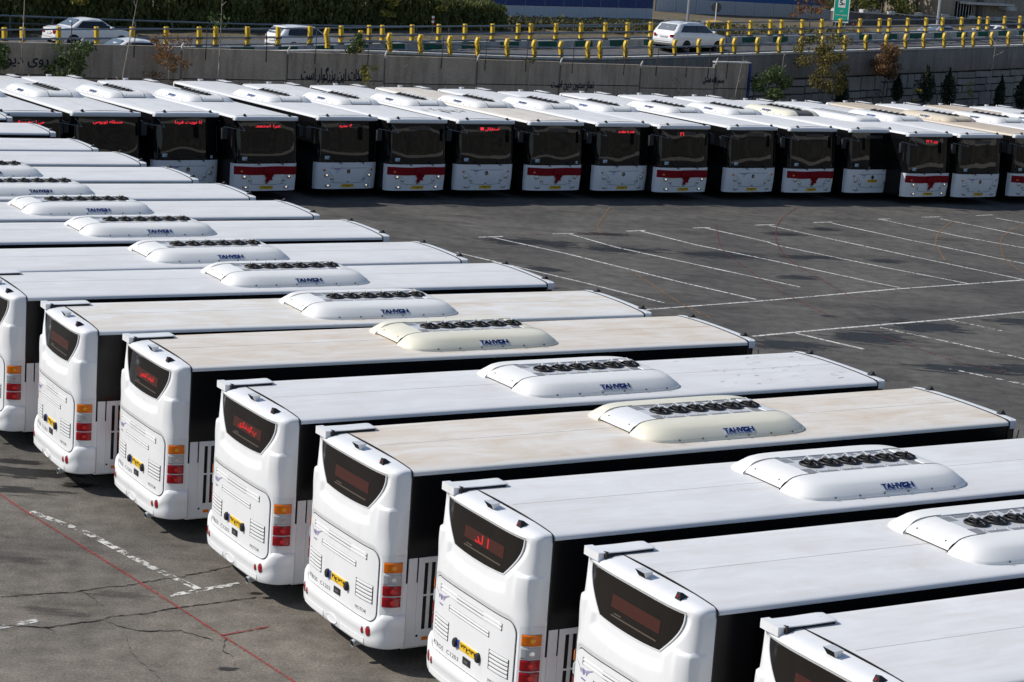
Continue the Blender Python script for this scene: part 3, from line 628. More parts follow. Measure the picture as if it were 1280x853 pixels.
    for x, dz, yy in ((-0.335, .10, 0.795), (-0.2, .102, .79), (0.05, .100, 0.785), (0.3, .104, .785), (0.44, .106, .785), (0.485, .102, .795), (0.51, .090, .83)):
        rows.append([(x - XO, yy, z + dz - .004), (x - XO, yy + .02, z + dz), (x - XO, 1.06, z + dz), (x - XO, 1.12, z + dz - .02), (x - XO, 1.145, z + dz - .055)])
    mb.grid(rows, 0); mb.grid([[(a, b, c - .012) for a, b, c in r] for r in rows], 0)
    mb.grid([[r[0] for r in rows], [(r[0][0], r[0][1], r[0][2] - .012) for r in rows]], 0)
    ME['roof_box'] = mb.mesh('roof_box', ['bus_white', 'rubber'], True, 40)
    # lower side panels by the engine and the side doors
    for s, key in ((-1, 'sp_r'), (1, 'sp_l')):
        mb = MB(); Y = lambda o: s * (HW + o)
        def slab(x0, x1, z0, z1, o, mi):
            ya, yb = sorted((Y(0), Y(o))); mb.box((x0 - XO, ya, z0), (x1 - XO, yb, z1), mi)
        slab(0.03, 0.165, 0.36, 1.66, .010, 0); slab(0.19, 0.285, 0.36, 1.66, .012, 0); slab(0.285, 0.62, 0.36, 0.60, .012, 0); slab(0.285, 0.62, 1.58, 1.66, .012, 0)
        slab(0.285, 0.62, 0.60, 1.58, .003, 1); slab(0.345, 0.40, 0.60, 1.58, .008, 2); slab(0.285, 0.62, 1.09, 1.115, .010, 0); slab(0.46, 0.50, 0.60, 1.58, .012, 0); slab(0.62, 2.4, 0.36, 1.66, .012, 0)
        slab(0.30, 0.40, 0.44, 0.49, .016, 3); slab(0.205, 0.235, 0.50, 0.53, .018, 1)
        ME[key] = mb.mesh('side_hatch', ['trim_white', 'gloss_black', 'metal_sheet', 'lamp_orange'], False)
    # wheels
    mb = MB(); prof = [(0.30, -.13), (0.44, -.14), (0.475, -.11), (0.48, 0), (0.475, .11), (0.44, .14), (0.30, .13)]
    mb.lathe(prof, (0, 0, 0), (0, 1, 0), 28); ME['tyre'] = mb.mesh('wheel', 'rubber')
    for s, key in ((-1, 'rimR'), (1, 'rimL')):
        mb = MB(); mb.lathe([(0.31, .10 * s), (0.29, .125 * s), (0.26, .06 * s), (0.13, .04 * s), (0.12, .12 * s), (0.0, .13 * s)], (0, 0, 0), (0, 1, 0), 24); ME[key] = mb.mesh('rim', 'rim_grey')
    # ---------------- roof air unit
    AX, AW = 1.575, 1.02; XC = 5.72 - XO
    PR = [(0.0, 2.86), (0.0, 2.968), (0.012, 2.99), (0.145, 3.108), (0.19, 3.132), (0.26, 3.15), (0.34, 3.162), (0.45, 3.168)]
    DK, YC = 3.146, 0.42
    def shell(mname, key):
        mb = MB()
        for sd in (-1, 1):
            R = []
            for i, z in PR:
                a, b = AX - i * 1.1, AW - i; n = 6.0; row = []
                t0 = math.asin(min(1, (YC / b)) ** (n / 2))
                for k in range(49):
                    t = t0 + (pi - 2 * t0) * k / 48; c, s = cos(t), sin(t)
                    row.append((XC + a * (1 if c >= 0 else -1) * abs(c) ** (2 / n), sd * b * abs(s) ** (2 / n), z))
                R.append(row)
            mb.grid(R, 0); mb.fan(R[-1], 0); mb.fan([r[0] for r in R] + [r[-1] for r in R[::-1]], 0)
            for e, o in ((1, 0), (-1, 0)):
                R = []
                for w in (0.002, 0.016):
                    R.append([(XC + e * (AX - i * 1.1 + .004), sd * (YC + w), z + .003) for i, z in PR[1:]] + [(XC + e * (AX - .62), sd * (YC + w), 3.171)])
                mb.grid(R, 1)
        mb.box((XC - AX + .5, -YC, 2.86), (XC + AX - .5, YC, DK), 0)
        ME[key] = mb.mesh('air_unit', [mname, 'dark_void'], True, 50)
    shell('unit_white', 'unit_white'); shell('unit_cream', 'unit_cream'); shell('unit_tan', 'unit_tan')
    def hood(mname, key):
        for s, kk in ((-1, 'a'), (1, 'b')):
            mb = MB(); prof = [(.050, 2.985), (.030, 2.992), (.035, 3.02), (.085, 3.068), (.17, 3.107), (.28, 3.139), (.39, 3.157), (.52, 3.163), (.53, 3.13)]
            R = [[(XC + s * (AX - i), (YC - .004) * q, z) for q in (-1, -.5, 0, .5, 1)] for i, z in prof]; mb.grid(R, 0)
            mb.grid([R[0], [(p[0] - s * .03, p[1], p[2] + .0) for p in R[0]]], 1)
            for e in (-1, 1): mb.fan([(XC + s * (AX - i), (YC - .014) * e, z) for i, z in prof] + [(XC + s * (AX - .53), (YC - .014) * e, 2.9), (XC + s * (AX - .10), (YC - .014) * e, 2.9)], 1)
            x = XC + s * (AX - .10); mb.add([(x, -YC, 2.90), (x, YC, 2.90), (x, YC, 3.0), (x, -YC, 3.0)], [(0, 1, 2, 3)], 1)
            for y in (-.28, .28): mb.lathe([(.012, 0), (.012, .008), (0, .008)], (XC + s * (AX - .10), y, 3.072), (s, 0, 1), 8, 1)
            ME[key + kk] = mb.mesh('end_hood', [mname, 'dark_void'], True, 50)
    hood('unit_white', 'hood_white'); hood('unit_cream', 'hood_cream'); hood('trim_white', 'hood_grey'); hood('unit_tan', 'hood_tan'); hood('grey_plastic', 'hood_dark')
    mb = MB(); zt = DK
    mb.box((XC - 1.055, -YC + .004, zt - .01), (XC + 1.055, YC - .004, zt + .006), 0)
    for xa in (-1.03, .86):
        mb.box((XC + xa, .18, zt), (XC + xa + .17, .38, zt + .010), 1); mb.box((XC + xa, -.38, zt), (XC + xa + .17, -.18, zt + .010), 1); mb.box((XC + xa, -.17, zt), (XC + xa + .17, .17, zt + .012), 0)
    for k in range(4):
        for y in (-.40, .30): mb.box((XC - .82 + k * .42, y, zt), (XC - .82 + k * .42 + .34, y + .10, zt + .010), 1)
    for k in range(9): mb.box((XC - .84 + k * .21, -.285, zt + .006), (XC - .82 + k * .21, -.265, zt + .016), 2)
    ME['condenser_deck'] = mb.mesh('condenser_deck', ['metal_sheet', 'grille_metal', 'chrome'], False)
    # condenser fan: ring, blades, guard and raised motor
    mb = MB()
    mb.lathe([(.165, 0), (.172, .025), (.160, .036), (.150, .030), (.150, 0.012)], (0, 0, 0), (0, 0, 1), 24)
    mb.fan([(.155 * cos(2 * pi * k / 24), .155 * sin(2 * pi * k / 24), .012) for k in range(24)], 0)
    for k in range(7):
        a = 2 * pi * k / 7; ca, sa = cos(a), sin(a); P0 = lambda r, t, z: (r * ca - t * sa, r * sa + t * ca, z)
        mb.add([P0(.04, -.02, .03), P0(.145, -.05, .022), P0(.145, .045, .042), P0(.04, .02, .045)], [(0, 1, 2, 3)], 0)
    for k in range(8):
        a = 2 * pi * k / 8; mb.tube([(.05 * cos(a), .05 * sin(a), .058), (.12 * cos(a), .12 * sin(a), .050), (.165 * cos(a), .165 * sin(a), .032)], .0045, 4, 0)
    mb.tube([(.11 * cos(2 * pi * k / 20), .11 * sin(2 * pi * k / 20), .052) for k in range(21)], .0045, 4, 0)
    mb.lathe([(.055, .03), (.055, .072), (.045, .080), (0, .081)], (0, 0, 0), (0, 0, 1), 14, 1)
    mb.box((-.035, -.028, .078), (.035, .028, .094), 2); mb.tube([(0, .03, .088), (.0, .10, .10), (0, .17, .035)], .008, 5, 2)
    ME['fan'] = mb.mesh('condenser_fan', ['fan_black', 'rubber', 'metal_sheet'], True, 40)
    # maker's badge on both flanks
    def flank(s):
        def pl(u, v, o=0.004):
            # along the sloping flank
            t = (v + 0.11) / 0.22; ys = [AW - .005, AW - .10]; zs = [2.975, 3.10]
            i, z = 0.0, 0.0
            for (i0, z0), (i1, z1) in zip(PR[1:], PR[2:]):
                pass
            z = 3.003 + 0.10 * t; i = 0
            for (i0, z0), (i1, z1) in zip(PR[1:], PR[2:]):
                if z0 <= z <= z1: i = i0 + (i1 - i0) * (z - z0) / (z1 - z0)
            return (XC + 0.10 + (u if s < 0 else -u), s * (AW - i + o), z + o * .4)
        return pl
    for s, key in ((-1, 'badge_r'), (1, 'badge_l')):
        mb = MB(); pl = flank(s)
        mb.grid([[pl(-.30 + .60 * j / 6, -.10 + .175 * i / 6, .008) for j in range(7)] for i in range(7)], 1)
        text(mb, "TAHVI", lambda u, v: pl(u - .085, v, .016), .38, .125, 0, .007)
        text(mb, "H", lambda u, v: pl(u + .235, v, .016), .09, .125, 0, .007)
        mb.grid([[pl(.108 + .075 * j, -.062 + .125 * i, .015) for j in (0, 1)] for i in (0, .25, .5, .75, 1)], 0)
        mb.grid([[pl(.118 + .05 * j, -.012 + .018 * i + .02 * j, .018) for j in (0, 1)] for i in (0, 1)], 1)
        mb.grid([[pl(-.25 + .5 * j / 4, -.088 + .012 * i, .014) for j in range(5)] for i in (0, 1)], 0)
        ME[key] = mb.mesh('maker_badge', ['badge_blue', 'badge_pale'], False)
        mb = MB()
        for x in (-1.05, -.62, -.18, .25, .68, 1.1):
            mb.lathe([(.016, -.004), (.016, .010), (.008, .014), (0, .014)], (XC + x, s * (AW - .002), 2.985), (0, s, 0), 8)
        ME['bolts_' + key[-1]] = mb.mesh('bolt_row', 'grey_plastic')
    # lower unit of another make, with slotted lid
    mb = MB(); R = []
    for i, z in ((0, 2.86), (0, 2.98), (.05, 3.06), (.14, 3.11), (.30, 3.135)):
        a, b = 1.9 - i * 1.2, .86 - i; row = []
        for k in range(72):
            t = 2 * pi * k / 72; c, s = cos(t), sin(t)
            row.append((XC + .25 + a * (1 if c >= 0 else -1) * abs(c) ** .4, b * (1 if s >= 0 else -1) * abs(s) ** .4, z))
        R.append(row)
    mb.grid(R, 0, True); mb.fan(R[-1], 0)
    for k in range(9):
        for yy in (-.34, .08): mb.box((XC - 1.2 + k * .30, yy, 3.13), (XC - 1.02 + k * .30, yy + .26, 3.143), 1)
    mb.add([(XC + 2.135, -.10, 2.93), (XC + 2.135, .20, 2.93), (XC + 2.135, .20, 3.0), (XC + 2.135, -.10, 3.0)], [(0, 1, 2, 3)], 2)
    ME['unit_flat'] = mb.mesh('air_unit', ['unit_white', 'grille_metal', 'plate_yellow'], True, 50)
    # ---------------- front
    def frow(z, off=0.0, inset=0.0, n=48, ds=1.0):
        row = []
        for j in range(n + 1):
            y, d = plan(pi * j / n, 1.0, HW - inset, FN)
            row.append((XF + XB + (FD * ds + off) * d - front_lean(z) - XO, y + off * (y / HW) * .0, z))
        return row
    mb = MB(); rows = [frow(z) for z in (.34, .40, .55, .72, .9, 1.05, 1.2, 1.285, 1.30)]
    mb.grid(rows); mb.grid([rows[0], frow(.34, -.12)], 0); mb.grid([rows[-1], frow(1.305, -.03)], 0)
    ME['front_panel'] = mb.mesh('front_panel', 'bus_white', True, 50)
    mb = MB()
    for zc, hw2, sag in ((1.10, .74, .0), (.60, .70, .05)):
        mb.grid([[frontS(hw2 * t, zc - sag * (1 - t * t) + dz, .0025) for t in [-1 + 2 * k / 16 for k in range(17)]] for dz in (-.006, .006)])
    for s in (-1, 1):
        c = [(.58, .60), (.62, .72), (.70, .88), (.82, 1.0), (.98, 1.08), (1.1, 1.1)]
        mb.grid([[frontS(s * (a + dw), b, .0025) for a, b in c] for dw in (-.006, .006)])
    ME['front_joints'] = mb.mesh('panel_joint', 'seam_dark', False)
    mb = MB(); mb.grid([frow(z, -.012) for z in (1.295, 1.5, 1.8, 2.1, 2.4, 2.6, 2.79)]); ME['windscreen'] = mb.mesh('windscreen', 'windscreen_glass')
    mb = MB(); R = []
    for z, D, ins in ((2.79, .12, .012), (2.79, .215, 0), (2.805, .228, -.002), (2.885, .232, .002), (2.922, .222, .012), (2.948, .19, .028), (2.960, .14, .045), (2.964, .06, .06), (2.958, .0, .07)):
        row = []
        for j in range(49):
            y, d = plan(pi * j / 48, 1.0, 1.25 - ins, 5.0)
            row.append((XF + .02 + D * d - XO, y, z - .03 * (abs(y) / 1.2) ** 3 if z > 2.93 else z))
        R.append(row)
    mb.grid(R)
    for s in (0, -1):   # close the sides back to the seam
        side = [r[s] for r in R[1:]]
        mb.grid([side, [(XF - XO, p[1], p[2]) for p in side]])
    ME['front_visor'] = mb.mesh('front_visor', 'bus_white', True, 45)
    mb = MB(); patch(mb, frontS, -.45, .45, 2.56, 2.69, -.008, 0, 6, 1, False); ME['display'] = mb.mesh('destination_display', 'display_grey', False)
    for key, y, z, ry, rz, mt in (('amber', .98, 1.03, .05, .04, 'lamp_amber_small'), ('main', .88, .85, .085, .075, 'headlamp_glass'), ('inner', .66, .73, .062, .062, 'headlamp_glass'), ('fog', .80, .47, .105, .058, 'headlamp_glass')):
        for s, k in ((-1, 'r'), (1, 'l')):
            mb = MB(); ellipse_patch(mb, frontS, s * y, z, ry, rz, .003, .02, 0, 18, 1 if key != 'amber' else None, s * .25 if key == 'fog' else 0); ME['head_%s_%s' % (key, k)] = mb.mesh('headlamp', [mt, 'seam_grey'])
    for k_, s in (('r', -1), ('l', 1)):
        mb = MB(); ellipse_patch(mb, frontS, s * .88, .85, .03, .028, .02, .01, 0, 10); ellipse_patch(mb, frontS, s * .80, .47, .032, .026, .02, .01, 0, 10); ME['bulb_' + k_] = mb.mesh('bulb', 'bulb_lit')
    mb = MB(); ellipse_patch(mb, frontS, 0, .98, .07, .075, .003, .012, 0, 18, 1); mb.fan([frontS(.035 * cos(t), .985 + .045 * sin(t), .018) for t in (pi / 2, pi / 2 + 2.5, pi / 2 + 3.14, pi / 2 - 2.5)], 1); ME['front_emblem'] = mb.mesh('round_emblem', ['rubber', 'chrome'])
    ME['front_wings'] = wings(frontP((-.46, 1.08, .003)), .85).mesh('wing_emblem', 'logo_violet', False)
    plate('plate_front', frontS, (0.0, .455), .012); plate('plate_front_high', frontS, (0.0, .83), .012)
    mb = MB(); patch(mb, frontS, -.05, .05, .585, .615, .006, 0, 1, 1); ME['tow_eye'] = mb.mesh('tow_eye', 'rubber', False)
    for s, k in ((-1, 'r'), (1, 'l')):
        mb = MB(); a, b = (.62, .40) if s > 0 else (-.30, -.60)
        mb.tube([frontS(a, 1.26, .02), frontS((a + b) / 2, 1.34, .03), frontS(b, 1.42, .02)], .016, 6); mb.tube([frontS(b - .28, 1.47, .01), frontS(b, 1.425, .012), frontS(b + .30, 1.39, .01)], .010, 6)
        ME['wiper_' + k] = mb.mesh('wiper', 'rubber')
        mb = MB(); x = XF + .06 - XO
        if s < 0:
            mb.tube([(x + .22, -1.19, 2.74), (x + .33, -1.06, 2.58), (x + .36, -.98, 2.46)], .009, 6, 1); mb.tube([(x + .36, -.98, 2.46), (x + .30, -1.30, 2.52), (x + .26, -1.75, 2.60)], .010, 6, 1)
        else: mb.tube([(x - .05, 1.22, 2.70), (x + .02, 1.36, 2.60)], .015, 6, 1)
        ME['arm_' + k] = mb.mesh('mirror_arm', ['rubber', 'rail_steel'])
        mb = MB()
        if s < 0: mb.obox((x + .24, -1.72, 2.36), (.05, 0, .01), (0, .10, 0), (-.01, 0, .20), 0)
        else: mb.obox((x + .02, 1.40, 2.42), (.05, 0, .01), (0, .09, 0), (-.01, 0, .18), 0)
        ME['mirror_' + k] = mb.mesh('mirror', 'rubber', True, 40, .02)
        mb = MB(); y = s * .88; xx = XF + .05 - XO; zz = 2.940
        mb.add([(xx, y - .05, zz), (xx, y + .05, zz), (xx + .16, y - .05, zz), (xx + .16, y + .05, zz), (xx + .10, y - .03, zz + .085), (xx + .10, y + .03, zz + .085)], [(0, 4, 5, 1), (2, 3, 5, 4), (0, 2, 4), (1, 5, 3)]); ME['fmk_' + k] = mb.mesh('marker_lamp', 'rubber', False)
    mb = MB(); patch(mb, frontS, -.98, -.80, 1.42, 1.54, -.006, 0, 1, 1, False); ME['sticker'] = mb.mesh('permit_sticker', 'sticker_blue', False)
    mb = MB(); patch(mb, frontS, .86, .96, 1.36, 1.46, -.006, 0, 1, 1, False); ME['sticker_b'] = mb.mesh('permit_sticker', 'sticker_blue', False)
    mb = MB()
    for s in (-1, 1):
        mb.grid([[frontS(s * (1.13 + .015 * t), z, -.006) for t in (0, 1)] for z in (1.34, 1.7, 2.1, 2.5)])
    ME['pillar_trim'] = mb.mesh('pillar_trim', 'grey_plastic', False)
    # red ribbon with its bow
    mb = MB(); mb.grid([[frontS(1.235 * t, 1.06 + .010 * sin(5 * t) + dz, .018 + .010 * sin(9 * t)) for t in [-1 + 2 * k / 28 for k in range(29)]] for dz in (-.145, -.05, .05, .145)]); ME['ribbon_band'] = mb.mesh('ribbon_band', 'ribbon_red')
    mb = MB()
    for sg in (-1, 1):
        R = []
        for k in range(9):
            t = k / 8; w = .07 + .13 * sin(pi * min(1, t * 1.15)); bx = .04 + .17 * t
            R.append([frontS(.06 + sg * bx, 1.03 - .03 * t + w * q, .04 + .07 * sin(pi * t) * (1 - q * q)) for q in (-1, -.5, 0, .5, 1)])
        mb.grid(R)
    ellipse_patch(mb, frontS, .06, 1.03, .095, .13, .04, .07)
    ME['ribbon_bow'] = mb.mesh('ribbon_bow', 'ribbon_red')
    mb = MB()
    for sg, ln in ((-1, .34), (1, .26)):
        mb.grid([[frontS(.06 + sg * (.02 + .05 * t) + q * (.05 + .025 * t), .98 - ln * t, .045 + .012 * sin(6 * t)) for q in (-1, 0, 1)] for t in [k / 6 for k in range(7)]])
    ME['ribbon_tail'] = mb.mesh('ribbon_tail', 'ribbon_red')
build_bus_meshes()
def led_mesh(txt, S_place, w, h, mname):
    mb = MB(); text(mb, shape(txt), S_place, w, h, 0, .004); return mb.mesh('lit_letters', mname, False)
def plate_text(txt, place):
    mb = MB(); text(mb, txt, place, .42, .075, 0, .003); return mb.mesh('plate_digits', 'print_black', False)

PARTS_REAR = ['rear_panel', 'rear_window', 'engine_cover', 'rear_bumper']
def make_bus(label, loc, rz, group, roof='clean', unit='white', hood=None, rear_led=None, front_led=None, plate='', ribbon=False, high_plate=False, blank_panel=True, round_sticker=False, lit=False):
    t = thing('city_bus', label, 'bus', loc, rz, group)
    A = lambda nm, key, par=t, lb=None: obj(nm, ME[key], par, None, lb)
    A('body', 'body')
    for i in range(6): A('side_pane', 'paneR%d' % i); A('side_pane', 'paneL%d' % i)
    rlb = {'tan': 'roof stained tan with dust', 'cream': 'roof faintly stained cream', 'tan_dark': 'roof stained dark tan with dust'}.get(roof)
    r = A('roof', 'roof_' + roof, t, rlb); A('roof_joint', 'roof_joint', r); A('cap_gap', 'cap_gap_rear'); A('cap_gap', 'cap_gap_front')
    A('rear_panel', 'rear_panel'); w = A('rear_window', 'rear_window')
    if blank_panel or rear_led: A('led_panel', 'led_panel', w)
    A('window_seal', 'window_seal', w); A('reflection_bar', 'window_reflection', w)
    if rear_led: obj('lit_letters', led_mesh(rear_led[0], rearP((-.08 + rear_led[2], 2.52, .0085)), rear_led[1], .12, 'led_lit'), w)
    ec = A('engine_cover', 'engine_cover'); A('cover_gap', 'cover_gap', ec)
    for k in ('slot_top', 'slot_low', 'grille_left', 'grille_right'): A('louvre', k, ec)
    A('model_lettering', 'lettering', ec); A('wing_emblem', 'wing_logo', ec); A('cover_latch', 'cover_latch', ec)
    pl = A('number_plate', 'plate_rear'); A('plate_band', 'plate_band', pl); A('plate_lamp', 'pl_l', pl); A('plate_lamp', 'pl_r', pl)
    if plate: obj('plate_digits', plate_text(plate, rearP((-.035, 1.005, .0295))), pl)
    for k in ('r', 'l'):
        A('lamp_bay', 'lamp_bay_' + k); A('indicator_lamp', 'lamp_orange_' + k); A('reversing_lamp', 'lamp_clear_' + k); A('brake_lamp', 'lamp_red1_' + k); A('tail_lamp', 'lamp_red2_' + k)
    bp = A('rear_bumper', 'rear_bumper'); A('tow_cover', 'bumper_relief', bp)
    for k in 'abcd': A('reflector', 'refl_' + k, bp)
    A('exhaust_pipe', 'exhaust'); A('marker_lamp', 'mk_r'); A('marker_lamp', 'mk_l'); A('camera_hood', 'camera_hood'); A('roof_box', 'roof_box')
    A('side_hatch', 'sp_r'); A('side_hatch', 'sp_l')
    for xa in (2.55, 8.30):
        for s in (-1, 1):
            wh = A('wheel', 'tyre'); wh.location = (xa - XO, s * 1.13, .48); A('rim', 'rimR' if s < 0 else 'rimL', wh)
    if unit == 'flat': A('air_unit', 'unit_flat')
    else:
        u = A('air_unit', 'unit_' + unit, t, {'cream': 'yellowed cream roof air unit', 'tan': 'dusty tan roof air unit'}.get(unit))
        for k in 'ab': A('end_hood', 'hood_' + (hood or unit) + k, u)
        A('condenser_deck', 'condenser_deck', u)
        for k in range(6):
            f = A('condenser_fan', 'fan', u); f.location = (5.72 - XO - .72 + .345 * k, 0.0, 3.150); f.scale = (1, 1, 1.12); f.rotation_euler = (0, 0, .12 * (k % 2))
        A('maker_badge', 'badge_r', u); A('maker_badge', 'badge_l', u); A('bolt_row', 'bolts_r', u); A('bolt_row', 'bolts_l', u)
    fp = A('front_panel', 'front_panel'); A('panel_joint', 'front_joints', fp); A('round_emblem', 'front_emblem', fp); A('wing_emblem', 'front_wings', fp); A('tow_eye', 'tow_eye', fp)
    ws = A('windscreen', 'windscreen'); A('pillar_trim', 'pillar_trim', ws); A('permit_sticker', 'sticker', ws)
    if round_sticker: A('permit_sticker', 'sticker_b', ws)
    A('front_visor', 'front_visor'); dp = A('destination_display', 'display')
    if front_led: obj('lit_letters', led_mesh(front_led[0], frontP((front_led[2], 2.605, -.004)), front_led[1] * 1.32, .13, 'led_front'), dp)
    for k in ('amber', 'main', 'inner', 'fog'):
        for s in 'rl':
            hl = A({'amber': 'indicator_lamp', 'fog': 'fog_lamp'}.get(k, 'headlamp'), 'head_%s_%s' % (k, s))
            if lit and k == 'main': A('bulb', 'bulb_' + s, hl)
    hp = A('number_plate', 'plate_front_high' if high_plate else 'plate_front')
    if plate: obj('plate_digits', plate_text(plate, frontP((.03, .83 if high_plate else .455, .0155))), hp)
    for s in 'rl':
        A('wiper', 'wiper_' + s); a = A('mirror_arm', 'arm_' + s); A('mirror', 'mirror_' + s, a); A('marker_lamp', 'fmk_' + s)
    return t
def ribbon_on(bus, label):
    r = thing('red_ribbon', label, 'ribbon', bus.location, bus.rotation_euler[2], 'red bows on the bus fronts')
    obj('ribbon_band', ME['ribbon_band'], r); b = obj('ribbon_bow', ME['ribbon_bow'], r); obj('ribbon_tail', ME['ribbon_tail'], b)
    return r
# ------------------------------------------------------------------ ground and markings
def sheet(name, pts, m, z, kind='structure'):
    mb = MB(); mb.add([(x, y, z) for x, y in pts], [tuple(range(len(pts)))]); return obj(name, mb.mesh(name, m, False), None, kind)
sheet('ground', [(-4000, -2500), (4000, -2500), (4000, 6000), (-4000, 6000)], 'asphalt', 0.0)
def line(name, pts, w, m, z):
    """a painted line: a thin strip following the points"""
    pts = [Vector((p[0], p[1], 0)) for p in pts]; fine = []
    for a, b in zip(pts, pts[1:]):
        k = max(1, int((b - a).length / 0.8)); fine += [a.lerp(b, i / k) for i in range(k)]
    fine.append(pts[-1]); mb = MB(); rows = []
    for i, p in enumerate(fine):
        t = (fine[min(i + 1, len(fine) - 1)] - fine[max(i - 1, 0)]).normalized(); n = Vector((-t.y, t.x, 0))
        jj = 1 + random.uniform(-.10, .10); rows.append([(p + n * w / 2 * jj).to_tuple()[:2] + (z,), (p - n * w / 2 * jj).to_tuple()[:2] + (z,)])
    mb.grid(rows); return obj(name, mb.mesh(name, m, False), None, 'structure')
def curve(pts, n=6):
    P_ = [Vector((p[0], p[1], 0)) for p in pts]; P_ = [2 * P_[0] - P_[1]] + P_ + [2 * P_[-1] - P_[-2]]; out = []
    for i in range(1, len(P_) - 2):
        a, b, c, d = P_[i - 1:i + 3]
        for k in range(n):
            t = k / n; q = .5 * (2 * b + (c - a) * t + (2 * a - 5 * b + 4 * c - d) * t * t + (3 * b - a - 3 * c + d) * t ** 3); out.append(q)
    return out + [P_[-2]]
for i, pts in enumerate(WHITE):
    sheet_w = 0.115 if i < 20 else 0.13
    line('parking_line' if i < 20 else 'painted_line', pts, sheet_w if i < 27 else 0.16, 'line_white' if i < 22 else 'line_white_broken', 0.008)
for i, pts in enumerate(RED): line('red_line', curve(pts) if i in (2, 3, 4) else pts, .042 if i < 2 else .06, 'line_red' if i < 2 else 'line_red_faint', 0.012)
for pts in ORANGE: line('orange_line', curve(pts), .065, 'line_orange', 0.012)
mb = MB(); rnd = random.Random(3)
for pts in CRACKS:
    fine = []
    for a, b in zip(pts, pts[1:]):
        k = max(2, int(sqrt((a[0] - b[0]) ** 2 + (a[1] - b[1]) ** 2) / .07))
        fine += [(a[0] + (b[0] - a[0]) * i / k + rnd.gauss(0, .012), a[1] + (b[1] - a[1]) * i / k + rnd.gauss(0, .014)) for i in range(k)]
    fine.append(pts[-1]); rows = []
    for i, p in enumerate(fine):
        w = rnd.uniform(.006, .017); rows.append([(p[0] - w * .4, p[1] + w, .010), (p[0] + w * .4, p[1] - w, .010)])
    mb.grid(rows)
obj('asphalt_cracks', mb.mesh('asphalt_cracks', 'crack_dark', False), None, 'structure')
for i, (x, y, ax, ay, bx, by, al) in enumerate(STAINS):
    s = 1.55; mb = MB(); mb.add([(x - s * ax - s * bx, y - s * ay - s * by, 0), (x + s * ax - s * bx, y + s * ay - s * by, 0), (x + s * ax + s * bx, y + s * ay + s * by, 0), (x - s * ax + s * bx, y - s * ay + s * by, 0)], [(0, 3, 2, 1)])
    mb.v = [(a, b, 0.0035 + 0.0001 * i) for a, b, c in mb.v]
    me = mb.mesh('oil_stain', 'oil_strong' if al >= .85 else 'oil_mid' if al > .55 else 'oil_faint', False)
    uvl = me.uv_layers.new(name='UVMap'); uvs = [(0, 0), (0, 1), (1, 1), (1, 0)]
    for l, q in zip(me.loops, uvs): uvl.data[l.index].uv = q
    obj('oil_stain', me, None, 'structure')

# ------------------------------------------------------------------ yard wall with its lettering
wa = Vector((WALLJ[0][0], WALLJ[0][1], 0)); wb = Vector((WALLJ[-1][0], WALLJ[-1][1], 0)); wd = (wb - wa).normalized(); wn_ = Vector((wd.y, -wd.x, 0))
def wz(p): return 3.95 - 0.35 * max(0, min(1, ((p - wa).dot(wd) - 14) / 32))
yard_wall = thing('yard_wall', 'brown concrete wall with black lettering behind the far bus row', 'wall', wa)
def wpt(s, z, o=0.0): return wd * s + wn_ * o + Vector((0, 0, z))
SJ = [(Vector((a, b, 0)) - wa).dot(wd) for a, b in WALLJ]; LEN = SJ[-1]
mb = MB(); mb.obox(wpt(LEN / 2, 1.78, -.16), wd * (LEN / 2 + .05), wn_ * .10, (0, 0, 1.79)); obj('wall_core', mb.mesh('wall_core', 'joint_dark', False), yard_wall)
for i, (a, b) in enumerate(zip(SJ, SJ[1:])):
    zt = wz(wa + wd * (a + b) / 2); zm = 2.55 + .05 * (i % 3)
    if i == len(SJ) - 2: zt += .28
    for z0, z1, q in ((0.0, zm - .018, 0), (zm + .018, zt, 1)):
        mb = MB(); mb.obox(wpt((a + b) / 2, (z0 + z1) / 2, -.02 + .012 * ((i * 7 + q * 3) % 3)), wd * ((b - a) / 2 - .05), wn_ * .09, (0, 0, (z1 - z0) / 2))
        obj('wall_panel', mb.mesh('wall_panel', 'wall_concrete' if (i + q) % 2 else 'wall_concrete_b', False, 38, .015), yard_wall)
    mb = MB(); mb.obox(wpt(a, zt / 2 - .05, -.06), wd * .035, wn_ * .09, (0, 0, zt / 2 - .03)); obj('wall_post', mb.mesh('wall_post', 'parapet_concrete', False, 38, .01), yard_wall)
    mb = MB(); mb.tube([wpt(a + .03, zt - .10, .03), wpt(a + .05, zt + .10, .04), wpt(a + .13, zt + .24, .03)], [.05, .045, .03], 7); obj('post_stub', mb.mesh('post_stub', 'kerb_white'), yard_wall)
for s_, tilt in ((8.0, .05), (11.2, .02), (14.0, .04), (17.3, .02), (20.2, -.03), (22.6, .03), (25.3, .02), (29.2, .03), (31.6, .02), (33.9, .04), (36.6, .03), (39.7, .02), (41.7, .05), (43.6, .02), (45.0, .03), (46.2, .04)):
    z = wz(wa + wd * s_); mb = MB(); mb.tube([wpt(s_, z - .5, .10), wpt(s_ + tilt * .4, z + .2, .10), wpt(s_ + tilt * 1.5, z + .95, .06)], .022, 5); obj('fence_rod', mb.mesh('fence_rod', 'rod_rust'), yard_wall)
a, b = SJ[-2], SJ[-1]; zt = wz(wb) + .28
mb = MB(); mb.obox(wpt((a + b) / 2, zt + .04, -.02), wd * ((b - a) / 2 + .04), wn_ * .16, (0, 0, .035)); obj('coping', mb.mesh('coping', 'kerb_white', False, 38, .01), yard_wall)
mb = MB(); mb.obox(wpt(b + .08, zt / 2, -.05), wd * .07, wn_ * .12, (0, 0, zt / 2)); obj('gate_post', mb.mesh('gate_post', 'hoarding_navy', False, 38, .01), yard_wall)
